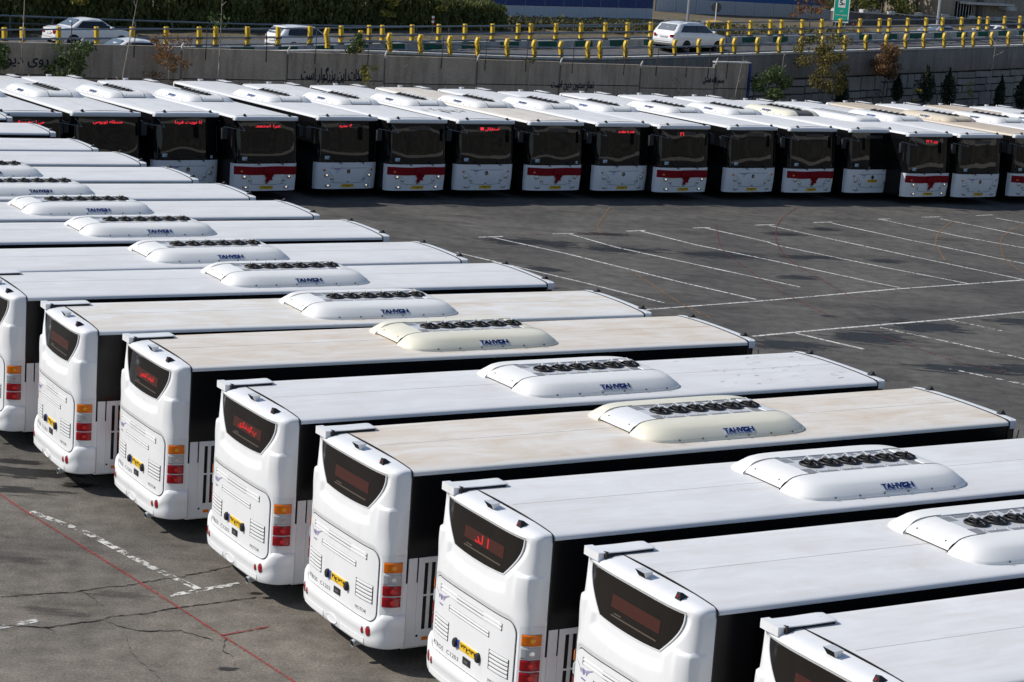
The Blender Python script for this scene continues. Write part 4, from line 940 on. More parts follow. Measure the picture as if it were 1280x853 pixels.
for txt, u0, zc, w, h in (("روی دیوار دل", 8.75, 3.22, 3.0, .55), ("نکات این بزرگوار است", 23.5, 2.88, 3.1, .72), ("نماز ستون دین است", 36.7, 2.62, 2.5, .46), ("بسم الله فضل", 45.4, 2.95, 1.35, .40)):
    mb = MB(); text(mb, shape(txt), lambda u, v: wpt(u0 + u, zc + v, .0985), w, h, 0, .012); obj('wall_lettering', mb.mesh('wall_lettering', 'paint_navy', False), yard_wall)

# ------------------------------------------------------------------ raised road: retaining wall, kerbs, carriageways
E_ = [Vector(p) for p in EDGE]; M_ = [Vector(p) for p in MED]
for i, z in enumerate((3.35, 3.4, 3.5, 3.7)): E_[i].z = z
def resample(P_, n):
    d = [0]
    for a, b in zip(P_, P_[1:]): d.append(d[-1] + (b - a).length)
    out = []
    for k in range(n):
        s = d[-1] * k / (n - 1); i = max(j for j in range(len(P_)) if d[j] <= s + 1e-9); i = min(i, len(P_) - 2)
        t = (s - d[i]) / (d[i + 1] - d[i]); out.append(P_[i].lerp(P_[i + 1], t))
    return out
def smooth(P_, k=3):
    for _ in range(k): P_ = [P_[0]] + [(P_[i - 1] + 2 * P_[i] + P_[i + 1]) / 4 for i in range(1, len(P_) - 1)] + [P_[-1]]
    return P_
EX = E_ + [E_[-1] + (E_[-1] - E_[-3]) * q for q in (1, 2, 4)]; MX = M_ + [M_[-1] + (M_[-1] - M_[-3]) * q for q in (1, 2, 4)]
EX = [E_[0] + (E_[0] - E_[1]) * 2] + EX; MX = [M_[0] + (M_[0] - M_[1]) * 2] + MX
ER = smooth(resample(EX, 70)); MR = smooth(resample(MX, 70))
def nrm(P_, i):
    t = (P_[min(i + 1, len(P_) - 1)] - P_[max(i - 1, 0)]); t.z = 0; t.normalize(); return Vector((-t.y, t.x, 0))
FARZ = lambda x: 2.96 + 0.019 * max(-25, x + 20) if x < 60 else 4.5
mb = MB(); rows = []
for i in range(70): rows.append([ER[i] + nrm(ER, i) * .25 - Vector((0, 0, .33)), MR[i] - nrm(MR, i) * .22 - Vector((0, 0, .36))])
mb.grid(rows); obj('road', mb.mesh('road', 'asphalt_road', False), None, 'structure')
mb = MB(); rows = []
for i in range(70):
    n = nrm(MR, i); rows.append([(MR[i] + n * o).to_tuple()[:2] + (FARZ(MR[i].x) + dz,) for o, dz in ((.20, 0), (4, -.02), (9.5, -.1))])
mb.grid(rows); obj('road', mb.mesh('road', 'asphalt_road', False), None, 'structure')
mb = MB(); mb.grid([[ER[i] + nrm(ER, i) * o - Vector((0, 0, .318)) for i in range(70)] for o in (.55, .68)]); obj('edge_line', mb.mesh('edge_line', 'line_white', False), None, 'structure')
mb = MB(); mb.grid([[MR[i] - nrm(MR, i) * o - Vector((0, 0, .335)) for i in range(70)] for o in (.45, .58)]); obj('edge_line', mb.mesh('edge_line', 'line_white', False), None, 'structure')
# verge and the land beyond
mb = MB(); rows = []; rv = random.Random(5)
for i in range(70):
    n = nrm(MR, i); row = []
    for o, dz in ((9.4, -.14), (10.5, .05), (13, .12), (18, .2), (26, .15), (45, .1), (120, .3), (900, 2)):
        p = MR[i] + n * o; row.append((p.x, p.y, FARZ(MR[i].x) * (1 if o < 20 else .0) + (3.4 if o >= 20 else 0) + dz + rv.uniform(-.08, .08) * (o > 10)))
    rows.append(row)
mb.grid(rows); obj('verge', mb.mesh('verge', 'verge_dirt'), None, 'structure')
# retaining wall under the road edge
rw = thing('retaining_wall', 'grey retaining wall of irregular stone blocks under the road', 'wall', (0, 0, 0))
i0 = next(i for i in range(70) if ER[i].x > -1.5)
idx = list(range(i0, 68))
mb = MB(); mb.grid([[ER[i] + nrm(ER, i) * .30 + Vector((0, 0, -ER[i].z + z)) for i in idx] for z in (0, 2.0)] + [[ER[i] + nrm(ER, i) * .30 - Vector((0, 0, .4)) for i in idx]]); obj('wall_core', mb.mesh('wall_core', 'joint_dark', False), rw)
mb = MB(); prof = ((.20, -1.42), (.02, -1.40), (-.06, -1.25), (-.04, -.25), (.0, 0), (.24, 0), (.26, -.36))
mb.grid([[ER[i] + nrm(ER, i) * o + Vector((0, 0, dz)) for i in idx] for o, dz in prof]); obj('parapet', mb.mesh('parapet', 'parapet_concrete', True, 30), rw)
mb = MB(); mb.grid([[ER[i] + nrm(ER, i) * o + Vector((0, 0, dz)) for i in range(3, 70)] for o, dz in ((-.07, -.06), (-.07, .05), (.27, .05), (.27, -.33))]); obj('edge_kerb', mb.mesh('kerb', 'kerb_white', False), None, 'structure')
# blocks: an irregular ashlar laid on a grid of cells
def along(P_, s):
    for a, b in zip(P_, P_[1:]):
        l = Vector((b.x - a.x, b.y - a.y, 0)).length
        if s <= l: return a.lerp(b, s / l), Vector((b.x - a.x, b.y - a.y, 0)).normalized()
        s -= l
    return P_[-1], Vector((P_[-1].x - P_[-2].x, P_[-1].y - P_[-2].y, 0)).normalized()
wp = [ER[i] for i in idx]; tot = sum(Vector((b.x - a.x, b.y - a.y, 0)).length for a, b in zip(wp, wp[1:]))
cw, ch = .62, .42; rb = random.Random(11); s0 = 9.0; nc = int(min(52, tot - s0) / cw); nr = 8; used = set(); blocks = 0
for r in range(nr):
    for c in range(nc):
        if (r, c) in used: continue
        w, h = rb.choice(((1, 1), (2, 1), (3, 1), (2, 2), (1, 2), (3, 1), (2, 1)))
        while w > 1 and any((r, c + k) in used or c + k >= nc for k in range(w)): w -= 1
        if r + h > nr or any((r + 1, c + k) in used for k in range(w)): h = 1
        for k in range(w):
            for q in range(h): used.add((r + q, c + k))
        sa = s0 + c * cw; p, t = along(wp, sa + w * cw / 2); n = Vector((-t.y, t.x, 0))
        top = p.z - 1.46; z1 = top - r * ch; z0 = z1 - h * ch
        if z1 < 0.15 or blocks >= 296: continue
        z0 = max(0, z0); mb = MB(); j = .036; pr = rb.uniform(.0, .06)
        mb.obox(Vector((p.x, p.y, (z0 + z1) / 2)) + n * (.22 - pr), t * (w * cw / 2 - j), n * .10, (0, 0, (z1 - z0) / 2 - j))
        obj('stone_block', mb.mesh('stone_block', rb.choice(('block_stone', 'block_stone', 'block_stone_b')), False), rw); blocks += 1
# median kerb painted in green and pale blocks
mk = resample(MX, 150)
for mi_, nm in ((0, 'kerb_grey'), (1, 'kerb_green')):
    mb = MB()
    for i in range(149):
        if (i % 2) != mi_: continue
        a, b = mk[i], mk[i + 1]; t = (b - a); t.z = 0; t.normalize(); n = Vector((-t.y, t.x, 0))
        mb.grid([[a + n * o + Vector((0, 0, dz)), b + n * o + Vector((0, 0, dz))] for o, dz in ((-.22, -.37), (-.16, -.03))])
    obj('median_kerb', mb.mesh('kerb', nm, False), None, 'structure')
mb = MB(); mb.grid([[mk[i] + nrm(mk, i) * o + Vector((0, 0, dz)) for i in range(150)] for o, dz in ((-.165, -.035), (-.15, 0), (.15, 0), (.2, -.9))]); obj('median_kerb', mb.mesh('kerb', 'kerb_white', False), None, 'structure')

def make_rail(name, label, posts, rails, poly, postmesh, group=None, post_name='post'):
    t = thing(name, label, 'guardrail', (0, 0, 0), 0, group)
    for p in posts:
        q = min(range(len(poly)), key=lambda i: (poly[i] - Vector(p)).length); n = nrm(poly, q)
        o = obj(post_name, postmesh, t); o.location = (p[0], p[1], p[2]); o.rotation_euler = (0, 0, math.atan2(n.y, n.x) - pi / 2)
    for (o_, z, r, m) in rails:
        mb = MB(); mb.tube([poly[i] + nrm(poly, i) * o_ + Vector((0, 0, z)) for i in range(len(poly))], r, 6); obj('rail', mb.mesh('rail', m), t)
    return t
def near_post():
    mb = MB()
    for s in (-1, 1):
        rows = []
        for z, dx, w in ((0, .06, .036), (.18, .065, .040), (.42, .01, .042), (.62, -.045, .038), (.74, -.02, .040), (.84, .025, .040), (.89, .03, .035)):
            x = s * .052 + dx; rows.append([(x - w, -.12 + .4 * abs(dx), z), (x + w, -.12 + .4 * abs(dx), z), (x + w, .03, z), (x - w, .03, z)])
        mb.grid(rows, 0, True); mb.fan(rows[-1], 0)
        for z in (.04, .20, .36): mb.add([(s * .052 + .02, -.125, z), (s * .052 + .10, -.125, z + .12), (s * .052 + .10, -.125, z + .17), (s * .052 + .02, -.125, z + .06)], [(0, 1, 2, 3)], 1)
    mb.box((.0, -.06, 0), (.02, .0, .82), 1)
    return mb.mesh('post', ['post_yellow', 'post_black'], False)
def far_post():
    mb = MB()
    for s in (-1, 1):
        for z0, z1, sh, l in ((.40, .88, .02, -.02), (.05, .34, .0, .04)):
            rows = []
            for z, w, q in ((z0, .036, 0), ((z0 + z1) / 2, .042, .4), (z1 - .05, .042, .8), (z1, .035, 1)): x = s * .052 + sh + l * q; rows.append([(x - w, -.12, z), (x + w, -.12, z), (x + w, .03, z), (x - w, .03, z)])
            mb.grid(rows, 0, True); mb.fan(rows[-1], 0)
    for z in (.37, .03): mb.obox((.0, -.05, z), (.15, 0, 0), (0, .11, 0), (0, 0, .045), 1)
    return mb.mesh('post', ['post_yellow', 'rail_dark'], False)
NP, FP = near_post(), far_post()
ie = next(i for i in range(70) if ER[i].x > -9.6)
make_rail('guardrail', 'guardrail with black striped yellow posts along the near road edge above the wall', NPOSTS, [(-.02, .10, .045, 'rail_steel'), (-.02, .47, .045, 'rail_steel')], [ER[i] + Vector((0, 0, .03)) for i in range(ie, 70)], NP)
make_rail('guardrail', 'three pipe guardrail with plain yellow posts on the green and white median kerb', FPOSTS, [(-.06, .06, .05, 'rail_steel'), (-.06, .38, .05, 'rail_steel'), (-.06, .78, .04, 'rail_steel')], MR, FP)
mb = MB(); mb.box((-.04, -.04, -1.0), (.04, .04, .82)); GP = mb.mesh('post', 'rail_dark', False)
FR = [Vector(p) for p in ((-34, 93.5, 3.25), (-25.6, 101.0, 3.15), (-20.43, 106.0, 3.05), (-14.78, 112.0, 2.95), (-8.42, 118.0, 3.0), (-1.36, 124.0, 3.2), (6, 130, 3.4))]
FRR = resample(FR, 24); make_rail('guardrail', 'plain dark pipe guardrail in front of the dark conifer hedge', [tuple(p) for p in FRR], [(0, .78, .05, 'rail_steel'), (0, .42, .05, 'rail_dark'), (0, .10, .05, 'rail_dark')], FRR, GP)

# ------------------------------------------------------------------ vegetation
def leaves(mb, c, r, n, size, rng, mi=0, flat=1.0, up=0.0):
    c = Vector(c)
    for _ in range(n):
        while True:
            d = Vector((rng.uniform(-1, 1), rng.uniform(-1, 1), rng.uniform(-1, 1)))
            if .15 < d.length <= 1: break
        p = c + Vector((d.x * r[0], d.y * r[1], d.z * r[2])); s = size * rng.uniform(.6, 1.4)
        u = Vector((rng.gauss(0, 1), rng.gauss(0, 1), rng.gauss(0, 1) * flat + up)).normalized(); w = u.cross(Vector((rng.gauss(0, 1), rng.gauss(0, 1), rng.gauss(0, 1)))).normalized()
        mb.add([p - u * s, p + w * s * .42, p + u * s, p - w * s * .42], [(0, 1, 2, 3)], mi)
def limbs(mb, base, h, r, rng, nb=5, spread=.6, lean=(0, 0), z0=.35):
    b = Vector(base); top = b + Vector((lean[0], lean[1], h)); mid = b.lerp(top, .5) + Vector((rng.uniform(-.05, .05) * h * .5, rng.uniform(-.04, .04) * h, 0)); pts = [b, b.lerp(mid, .5), mid, mid.lerp(top, .5), top]
    mb.tube(pts, [r, r * .85, r * .65, r * .45, r * .15], 6); tips = [top]
    for k in range(nb):
        t = z0 + (1 - z0) * (k + .5) / nb; p = b.lerp(mid, t * 2) if t < .5 else mid.lerp(top, t * 2 - 1); a = rng.uniform(0, 2 * pi); l = spread * (1.1 - t * .7) * rng.uniform(.7, 1.2)
        e = p + Vector((cos(a) * l, sin(a) * l, l * rng.uniform(.5, 1.1))); q = p.lerp(e, .5) + Vector((0, 0, -.05 * l)); mb.tube([p, q, e], [r * .42, r * .3, r * .1], 5); tips.append(e)
        for _ in range(2):
            a2 = a + rng.uniform(-1, 1); l2 = l * .5; e2 = q + Vector((cos(a2) * l2, sin(a2) * l2, l2 * .8)); mb.tube([q, e2], [r * .2, r * .06], 4); tips.append(e2)
    return tips
def tree(name, label, cat, base, h, crown, lmat, n, size, trunk_r=.05, bark='bark_brown', nb=6, spread=.7, seed=0, group=None, lean=(0, 0), flat=1.0, up=0.0, tipleaf=0):
    rng = random.Random(seed); t = thing(name, label, cat, base, 0, group); mb = MB()
    tips = limbs(mb, (0, 0, 0), h, trunk_r, rng, nb, spread, lean); obj('trunk', mb.mesh('trunk', bark), t)
    mb = MB()
    for cx, cy, cz, rx, ry, rz, f in crown: leaves(mb, (cx, cy, cz), (rx, ry, rz), int(n * f), size, rng, 0, flat, up)
    if tipleaf:
        for e in tips: leaves(mb, e, (.28, .28, .22), tipleaf, size, rng, 0, flat, up)
    if mb.v: obj('crown', mb.mesh('crown', lmat, False), t)
    return t
def clumps(rng, h0, h1, rx, k, r):
    out = []
    for _ in range(k):
        a = rng.uniform(0, 2 * pi); q = sqrt(rng.random()); z = rng.uniform(h0, h1); out.append((cos(a) * rx * q, sin(a) * rx * q, z, r * rng.uniform(.7, 1.3), r * rng.uniform(.7, 1.3), r * rng.uniform(.5, .9), 1 / k))
    return out
R_ = random.Random(21)
tree('sapling', 'bare pale forked sapling before the wall, in front of the white sedan boot', 'tree', (-20.41, 84.4, 0), 6.4, [], 'leaf_green', 0, .05, .05, 'bark_pale', 4, .9, 1)
tree('shrub', 'yellowish green shrub at the left end of the lettered wall', 'shrub', (-21.5, 83.3, 0), 3.6, clumps(R_, 2.4, 4.0, .55, 9, .34), 'leaf_green', 1300, .085, .04, 'bark_brown', 6, .5, 2, tipleaf=12)
tree('shrub', 'wide loose green shrub covering the end of the leftmost wall lettering', 'shrub', (-18.75, 85.6, 0), 3.5, clumps(R_, 2.6, 4.1, .95, 14, .36), 'leaf_green', 1500, .085, .04, 'bark_pale', 9, .9, 3, tipleaf=10)
tree('sapling', 'bare pale leaning sapling just right of the white sedan', 'tree', (-17.0, 86.4, 0), 6.0, [], 'leaf_green', 0, .05, .05, 'bark_pale', 5, .7, 4, lean=(.7, .1))
tree('small_tree', 'thin tree with sparse orange brown leaves before the wall', 'tree', (-15.2, 88.0, 0), 4.3, clumps(R_, 3.1, 4.3, .85, 10, .26), 'leaf_rust', 420, .075, .04, 'bark_pale', 9, 1.0, 5, tipleaf=9)
tree('sapling', 'bare pale sapling with a few green leaves near its top', 'tree', (-13.5, 89.2, 0), 6.2, [(.1, 0, 5.2, .5, .4, .35, 1.0)], 'leaf_green', 60, .08, .05, 'bark_pale', 5, .8, 6, lean=(.25, 0))
tree('young_tree', 'young tree with a dense dark green crown on a thin pale stem', 'tree', (-7.9, 93.6, 0), 4.2, clumps(R_, 4.0, 4.7, .33, 8, .24), 'leaf_green', 700, .07, .03, 'bark_pale', 4, .3, 7)
tree('sapling', 'small sapling with bright yellow leaves below the dark green young tree', 'tree', (-7.3, 93.2, 0), 3.2, clumps(R_, 2.8, 3.4, .42, 7, .17), 'leaf_yellow', 260, .07, .025, 'bark_pale', 6, .5, 8, tipleaf=6)
tree('sapling', 'leafless pale sapling right of the second wall lettering', 'tree', (-5.75, 95.2, 0), 3.6, [], 'leaf_green', 0, .05, .03, 'bark_pale', 4, .5, 9)
tree('sapling', 'thin pale sapling with a tuft of leaves at the wall top', 'tree', (-.1, 98.6, 0), 3.7, [(0, 0, 3.8, .3, .3, .12, 1)], 'leaf_scrub', 50, .07, .025, 'bark_pale', 3, .3, 10)
tree('sapling', 'dry leafless twiggy sapling right of the third wall lettering', 'tree', (7.3, 103.7, 0), 3.6, [], 'leaf_scrub', 0, .05, .03, 'bark_brown', 9, .9, 11)
tree('sapling', 'leaning forked bare sapling before the last wall panel', 'tree', (10.0, 105.6, 0), 4.4, [], 'leaf_green', 0, .05, .04, 'bark_pale', 3, .9, 12, lean=(.5, 0))
tree('shrub', 'large round green shrub at the right end of the lettered wall', 'shrub', (12.1, 107.4, 0), 3.0, clumps(R_, 1.3, 3.6, .95, 18, .45), 'leaf_green', 4600, .075, .06, 'bark_brown', 8, .8, 13)
tree('sapling', 'bare pale sapling behind the large round green shrub', 'tree', (13.1, 110.5, 0), 4.6, [], 'leaf_green', 0, .05, .05, 'bark_pale', 4, .6, 14)
tree('tree', 'tall olive yellow tree rising past the road edge', 'tree', (15.5, 113.6, 0), 5.0, clumps(R_, 2.1, 5.4, 1.6, 26, .45), 'leaf_olive', 4200, .075, .07, 'bark_brown', 12, 1.2, 15, tipleaf=16)
tree('shrub', 'dry copper brown shrub hanging over the retaining wall', 'shrub', (20.0, 119.6, 0), 4.2, clumps(R_, 2.9, 4.6, .72, 16, .42), 'leaf_brown', 4200, .075, .06, 'bark_brown', 8, .7, 16)
def cypress(label, base, h, w, seed, stem=.3):
    rng = random.Random(seed); t = thing('cypress', label, 'tree', base, 0); mb = MB(); mb.tube([(0, 0, 0), (0, 0, h * .8)], [.06, .02], 6); obj('trunk', mb.mesh('trunk', 'bark_brown'), t)
    mb = MB()
    for k in range(16):
        f = k / 15; z = stem * h + (1 - stem) * h * f; r = w * (sin(pi * min(1, f * .85 + .22)) ** .8) * rng.uniform(.8, 1.1); leaves(mb, (rng.uniform(-.06, .06), rng.uniform(-.06, .06), z), (r, r, h * .07), 110, .075, rng, 0, 1.0, 1.5)
    obj('crown', mb.mesh('crown', 'leaf_cypress', False), t)
cypress('short dark cypress below the olive yellow tree', (17.2, 116.4, 0), 3.0, .42, 31, .5)
cypress('smallest dark cypress, just right of the copper brown shrub', (20.9, 120.3, 0), 2.95, .38, 32, .6)
cypress('broad dark cypress in the middle of the block wall', (22.75, 121.6, 0), 3.45, .62, 33, .5)
cypress('pointed dark cypress on a bare stem before the block wall', (24.45, 123.6, 0), 3.3, .56, 34, .45)
cypress('thin brownish dark cypress toward the right of the block wall', (28.3, 127.3, 0), 2.9, .40, 35, .4)
cypress('dark cypress at the far right end of the block wall', (30.0, 129.0, 0), 3.0, .5, 36, .4)
tree('sapling', 'white barked bare sapling leaning over the road parapet', 'tree', (27.3, 127.2, 0), 5.2, [], 'leaf_green', 0, .05, .045, 'bark_pale', 5, .9, 37, lean=(.4, .1))
tree('weed', 'small yellow leaved weed under the broad dark cypress', 'plant', (22.1, 120.6, 0), 1.9, clumps(R_, 1.6, 2.5, .2, 5, .14), 'leaf_yellow', 130, .07, .02, 'bark_brown', 3, .2, 38)
tree('weed', 'straggly yellow weed between the cypresses and the white sapling', 'plant', (26.0, 125.4, 0), 2.2, clumps(R_, 1.7, 2.6, .45, 6, .14), 'leaf_yellow', 120, .07, .02, 'bark_brown', 5, .5, 39)
# conifer hedge beyond the far carriageway
rng = random.Random(77)
hx = [(-33.5, 96.5), (-2.6, 126.6)]; proto = []
for k in range(4):
    mb = MB(); h = 3.3
    for q in range(13):
        f = q / 15; leaves(mb, (rng.uniform(-.15, .15), rng.uniform(-.15, .15), .1 + h * f), (1.2 * (1 - f * .35) * rng.uniform(.85, 1.15),) * 2 + (.42,), 260, .15, rng, 0, .5, 2.2)
    proto.append(mb.mesh('crown', 'leaf_conifer', False))
mb = MB(); mb.tube([(0, 0, 0), (0, 0, 3.4)], [.09, .03], 6); CT = mb.mesh('trunk', 'bark_brown')
for k in range(34):
    f = k / 33; x = hx[0][0] + (hx[1][0] - hx[0][0]) * f + rng.uniform(-.3, .3); y = hx[0][1] + (hx[1][1] - hx[0][1]) * f + rng.uniform(-.4, .4)
    t = thing('conifer_tree', 'dark green conifer in the hedge beyond the road', 'tree', (x, y, 2.6), rng.uniform(0, 6), 'conifers of the roadside hedge'); obj('trunk', CT, t); c = obj('crown', proto[k % 4], t)
    s = rng.uniform(.92, 1.12) * (1 if f < .93 else .8); c.scale = (1, 1, s)
for x, y, h in ((-8.3, 119.3, 3.2), (-5.2, 122.2, 3.4), (-22.7, 105.3, 3.2)):
    tree('climbing_shrub', {-8.3: 'yellow green poplar sprout in front of the hedge, left of its pair', -5.2: 'yellow green poplar sprout near the right end of the hedge', -22.7: 'yellowing shrub before the hedge behind the white sedan'}[x], 'shrub', (x, y, 2.9), h, clumps(R_, 1.4, h, .4, 8, .3), 'leaf_yellow', 330, .10, .03, 'bark_brown', 4, .3, int(-x * 10))
# low scrub right of the hedge
mb = MB(); rng = random.Random(5)
for _ in range(95):
    f = rng.random(); x = -1.5 + 13.5 * f + rng.uniform(-.6, .6); y = 127.5 + 9.5 * f + rng.uniform(-1.5, 2.5); r = rng.uniform(.35, .7); leaves(mb, (x, y, 3.55 + r * .5), (r * 1.3, r, r * .95), 120, .12, rng, 0, .7, .8)
for _ in range(170):
    f = rng.random(); x = 5 + 17 * f; y = 134 + 14 * f + rng.uniform(-5, 3); r = rng.uniform(.18, .5); r *= 1.25; leaves(mb, (x, y, 3.72 + r * .4), (r * 1.7, r, r * .8), 90, .11, rng, 0, .7, .8)
obj('roadside_scrub', mb.mesh('roadside_scrub', 'leaf_scrub', False), None, 'stuff')
tree('tree', 'thin tree with rusty leaves before the blue topped hoarding', 'tree', (19.1, 148.0, 3.4), 3.4, clumps(R_, 1.4, 3.2, 1.5, 14, .34), 'leaf_rust', 620, .10, .06, 'bark_brown', 12, 1.5, 61, tipleaf=10)
tree('bush', 'leafless reddish bush below the green road sign', 'shrub', (20.6, 134.0, 3.9), 1.6, clumps(R_, .5, 1.5, .7, 7, .25), 'leaf_rust', 160, .08, .03, 'bark_brown', 10, .8, 62)
DT = ['dark tree just right of the green road sign, nearest it', 'second dark tree to the right of the green road sign', 'dark tree left of the pale lamp post, behind the parapet', 'dark tree right behind the pale lamp post', 'dark tree beside the barred concrete structure', 'farther dark tree behind the ones beside the green sign', 'farther dark tree behind the pale lamp post']
for k, (x, y) in enumerate(((24.5, 163), (27, 166), (30, 168), (33, 171), (36, 174), (26, 170), (30, 175))):
    tree('dark_tree', DT[k], 'tree', (x, y, 3.4), 5.5, clumps(random.Random(k + 90), 1.2, 6.5, 2.0, 18, .8), 'leaf_conifer', 1900, .2, .12, 'bark_brown', 6, 1.5, 90 + k, 'dark trees behind the parapet')

# ------------------------------------------------------------------ hoardings, sign, poles, structures beyond the road
def hoarding(label, a, b, z0, z1, zb, blue):
    a = Vector(a); b = Vector(b); t = (b - a).normalized(); n = Vector((t.y, -t.x, 0)); Lh = (b - a).length; h = thing('hoarding', label, 'fence', (a.x, a.y, 0)); k = int(Lh / 2.0)
    for i in range(k):
        for za, zc, mname in ((z0, zb, 'hoarding_white'), (zb, z1, blue)):
            mb = MB(); rows = []
            for q in range(17):
                s = i * Lh / k + (Lh / k - .03) * q / 16; o = .03 if q % 2 else 0.0; p = t * s + n * o; rows.append([(p.x, p.y, za), (p.x, p.y, zc - .01)])
            mb.grid(rows); obj('hoarding_panel', mb.mesh('hoarding_panel', mname, False), h)
    for i in range(k + 1):
        p = t * (i * Lh / k) - n * .06; mb = MB(); mb.box((p.x - .04, p.y - .04, z0 - .3), (p.x + .04, p.y + .04, z1)); obj('hoarding_post', mb.mesh('hoarding_post', 'rail_dark', False), h)
hoarding('corrugated white hoarding with a navy blue upper half', (-7.5, 138.4, 0), (8.62, 157.5, 0), 3.0, 8.5, 4.27, 'hoarding_navy')
hoarding('corrugated white hoarding with a bright blue top behind the dirt bank', (9.6, 171, 0), (30, 184, 0), 3.0, 9.5, 4.62, 'hoarding_blue')
sg = thing('road_sign', 'tall green road sign with white border and lettering', 'sign', (21.5, 150.0, 3.6), radians(-24))
mb = MB(); mb.box((-.54, -.02, 1.0), (.54, .02, 3.6)); obj('sign_board', mb.mesh('sign_board', 'sign_green', False), sg)
mb = MB()
for x0, x1, z0, z1 in ((-.57, -.51, .98, 3.6), (.51, .57, .98, 3.6), (-.51, .51, .98, 1.04)): mb.box((x0, -.028, z0), (x1, .025, z1))
obj('sign_border', mb.mesh('sign_border', 'sign_white', False), sg)
mb = MB(); mb.box((-.26, -.03, 2.02), (.26, -.02, 2.75)); obj('sign_plate', mb.mesh('sign_plate', 'sign_white', False), sg)
mb = MB(); text(mb, "5", lambda u, v: (u - .06, -.034, 2.36 + v), .22, .36, 0, .012); text(mb, "m", lambda u, v: (u + .13, -.034, 2.26 + v), .13, .12, 0, .006); obj('sign_symbol', mb.mesh('sign_symbol', 'print_black', False), sg)
mb = MB(); text(mb, shape("کمک"), lambda u, v: (u, -.03, 1.78 + v), .26, .10, 0, .006); text(mb, shape("جمع آوری نذورات"), lambda u, v: (u, -.03, 1.50 + v), .86, .16, 0, .006); text(mb, shape("مردمی"), lambda u, v: (u, -.03, 1.22 + v), .4, .13, 0, .006); obj('sign_lettering', mb.mesh('sign_lettering', 'sign_white', False), sg)
for x in (-.35, .35): mb = MB(); mb.tube([(x, .05, -.3), (x, .05, 3.4)], .04, 8); obj('sign_post', mb.mesh('sign_post', 'pole_grey'), sg)
def pole(label, base, h, r, m='pole_grey', lamp=False):
    t = thing('lamp_post', label, 'post', base); mb = MB(); mb.tube([(0, 0, -.3), (0, 0, h)], [r, r * .7], 8); obj('pole', mb.mesh('pole', m), t)
    mb = MB(); mb.tube([(0, 0, h), (.3, -.6, h + .5), (.5, -1.6, h + .6)], [r * .6, r * .5, r * .4], 6); obj('arm', mb.mesh('arm', m), t); mb = MB(); mb.obox((.55, -2.0, h + .6), (.12, 0, 0), (0, .35, 0), (0, 0, .07)); obj('lamp_head', mb.mesh('lamp_head', 'pole_grey', False), t)
pole('pale grey lamp post right of the green sign', (29.3, 155, 4.2), 8, .12); pole('rusty pale lamp post behind the silver car', (10.0, 140, 3.4), 8, .10)
rs = thing('round_sign', 'grey back of a round road sign on a pole', 'sign', (12.6, 149, 3.4)); mb = MB(); mb.tube([(0, 0, -.2), (0, 0, 1.95)], .04, 8); obj('sign_post', mb.mesh('sign_post', 'sign_white'), rs); mb = MB(); mb.lathe([(0, 0), (.36, 0), (.36, .03), (0, .03)], (0, .05, 1.62), (0, 1, 0), 24); obj('sign_disc', mb.mesh('sign_disc', 'far_concrete'), rs)
mkr = thing('hazard_marker', 'small red and white hazard marker above the median rail', 'marker', (-5.35, 110.5, 3.3)); mb = MB(); mb.tube([(0, 0, 0), (0, 0, 1.25)], .02, 6); obj('post', mb.mesh('post', 'rail_dark'), mkr)
for k in range(4):
    mb = MB(); mb.obox((0, -.03, 1.22 + .12 * k), (.065, 0, .0), (0, .012, 0), (0, 0, .058)); obj('stripe', mb.mesh('stripe', 'lamp_red' if k % 2 == 0 else 'sign_white', False), mkr)
pw = thing('parapet_wall', 'dark stepped parapet wall with pale coping beyond the road', 'wall', (0, 0, 0)); pa = Vector((22.0, 158, 0)); pb = Vector((42, 172, 0)); pt_ = (pb - pa).normalized(); pn = Vector((pt_.y, -pt_.x, 0))
for k in range(8):
    s0_, s1_ = k * 2.9, k * 2.9 + 2.85; zt = 4.98 - .02 * k; c = pa + pt_ * (s0_ + s1_) / 2
    mb = MB(); mb.obox(c + Vector((0, 0, (zt + 3) / 2)), pt_ * (s1_ - s0_) / 2, pn * .15, (0, 0, (zt - 3) / 2)); obj('parapet_bay', mb.mesh('parapet_bay', 'far_concrete', False), pw)
    mb = MB(); rows = [[pa + pt_ * s + pn * o + Vector((0, 0, zt + dz + .16 * (1 - (s - s0_) / (s1_ - s0_)))) for o, dz in ((.2, .0), (.2, .07), (-.2, .07), (-.2, 0))] for s in (s0_, s1_)]; mb.grid(rows); mb.obox(pa + pt_ * (s0_ + .2) + Vector((0, 0, zt + .19)), pt_ * .22, pn * .22, (0, 0, .12)); obj('coping', mb.mesh('coping', 'kerb_white', False), pw)
bs = thing('concrete_building', 'brown concrete structure with a barred window at the top right', 'building', (0, 0, 0)); ba = Vector((31.5, 166, 0)); bb = Vector((52, 181, 0)); bt = (bb - ba).normalized(); bn = Vector((bt.y, -bt.x, 0))
def bslab(nm, s0, s1, z0, z1, o0, o1, m):
    mb = MB(); mb.obox(ba + bt * (s0 + s1) / 2 + bn * (o0 + o1) / 2 + Vector((0, 0, (z0 + z1) / 2)), bt * (s1 - s0) / 2, bn * (o1 - o0) / 2, (0, 0, (z1 - z0) / 2)); return obj(nm, mb.mesh(nm, m, False, 38), bs)
bslab('wall', 0, 25, 3, 12, -6, 0, 'wall_concrete_b'); bslab('window', 1.6, 3.6, 4.7, 6.2, .0, .03, 'dark_void')
for k in range(6): bslab('window_bar', 1.8 + k * .32, 1.86 + k * .32, 4.7, 6.2, .031, .07, 'pole_grey')
bslab('beam', 2.0, 7.5, 6.05, 6.22, .0, .9, 'kerb_white'); bslab('beam', 6.6, 7.5, 5.72, 6.0, .0, 1.1, 'kerb_white')
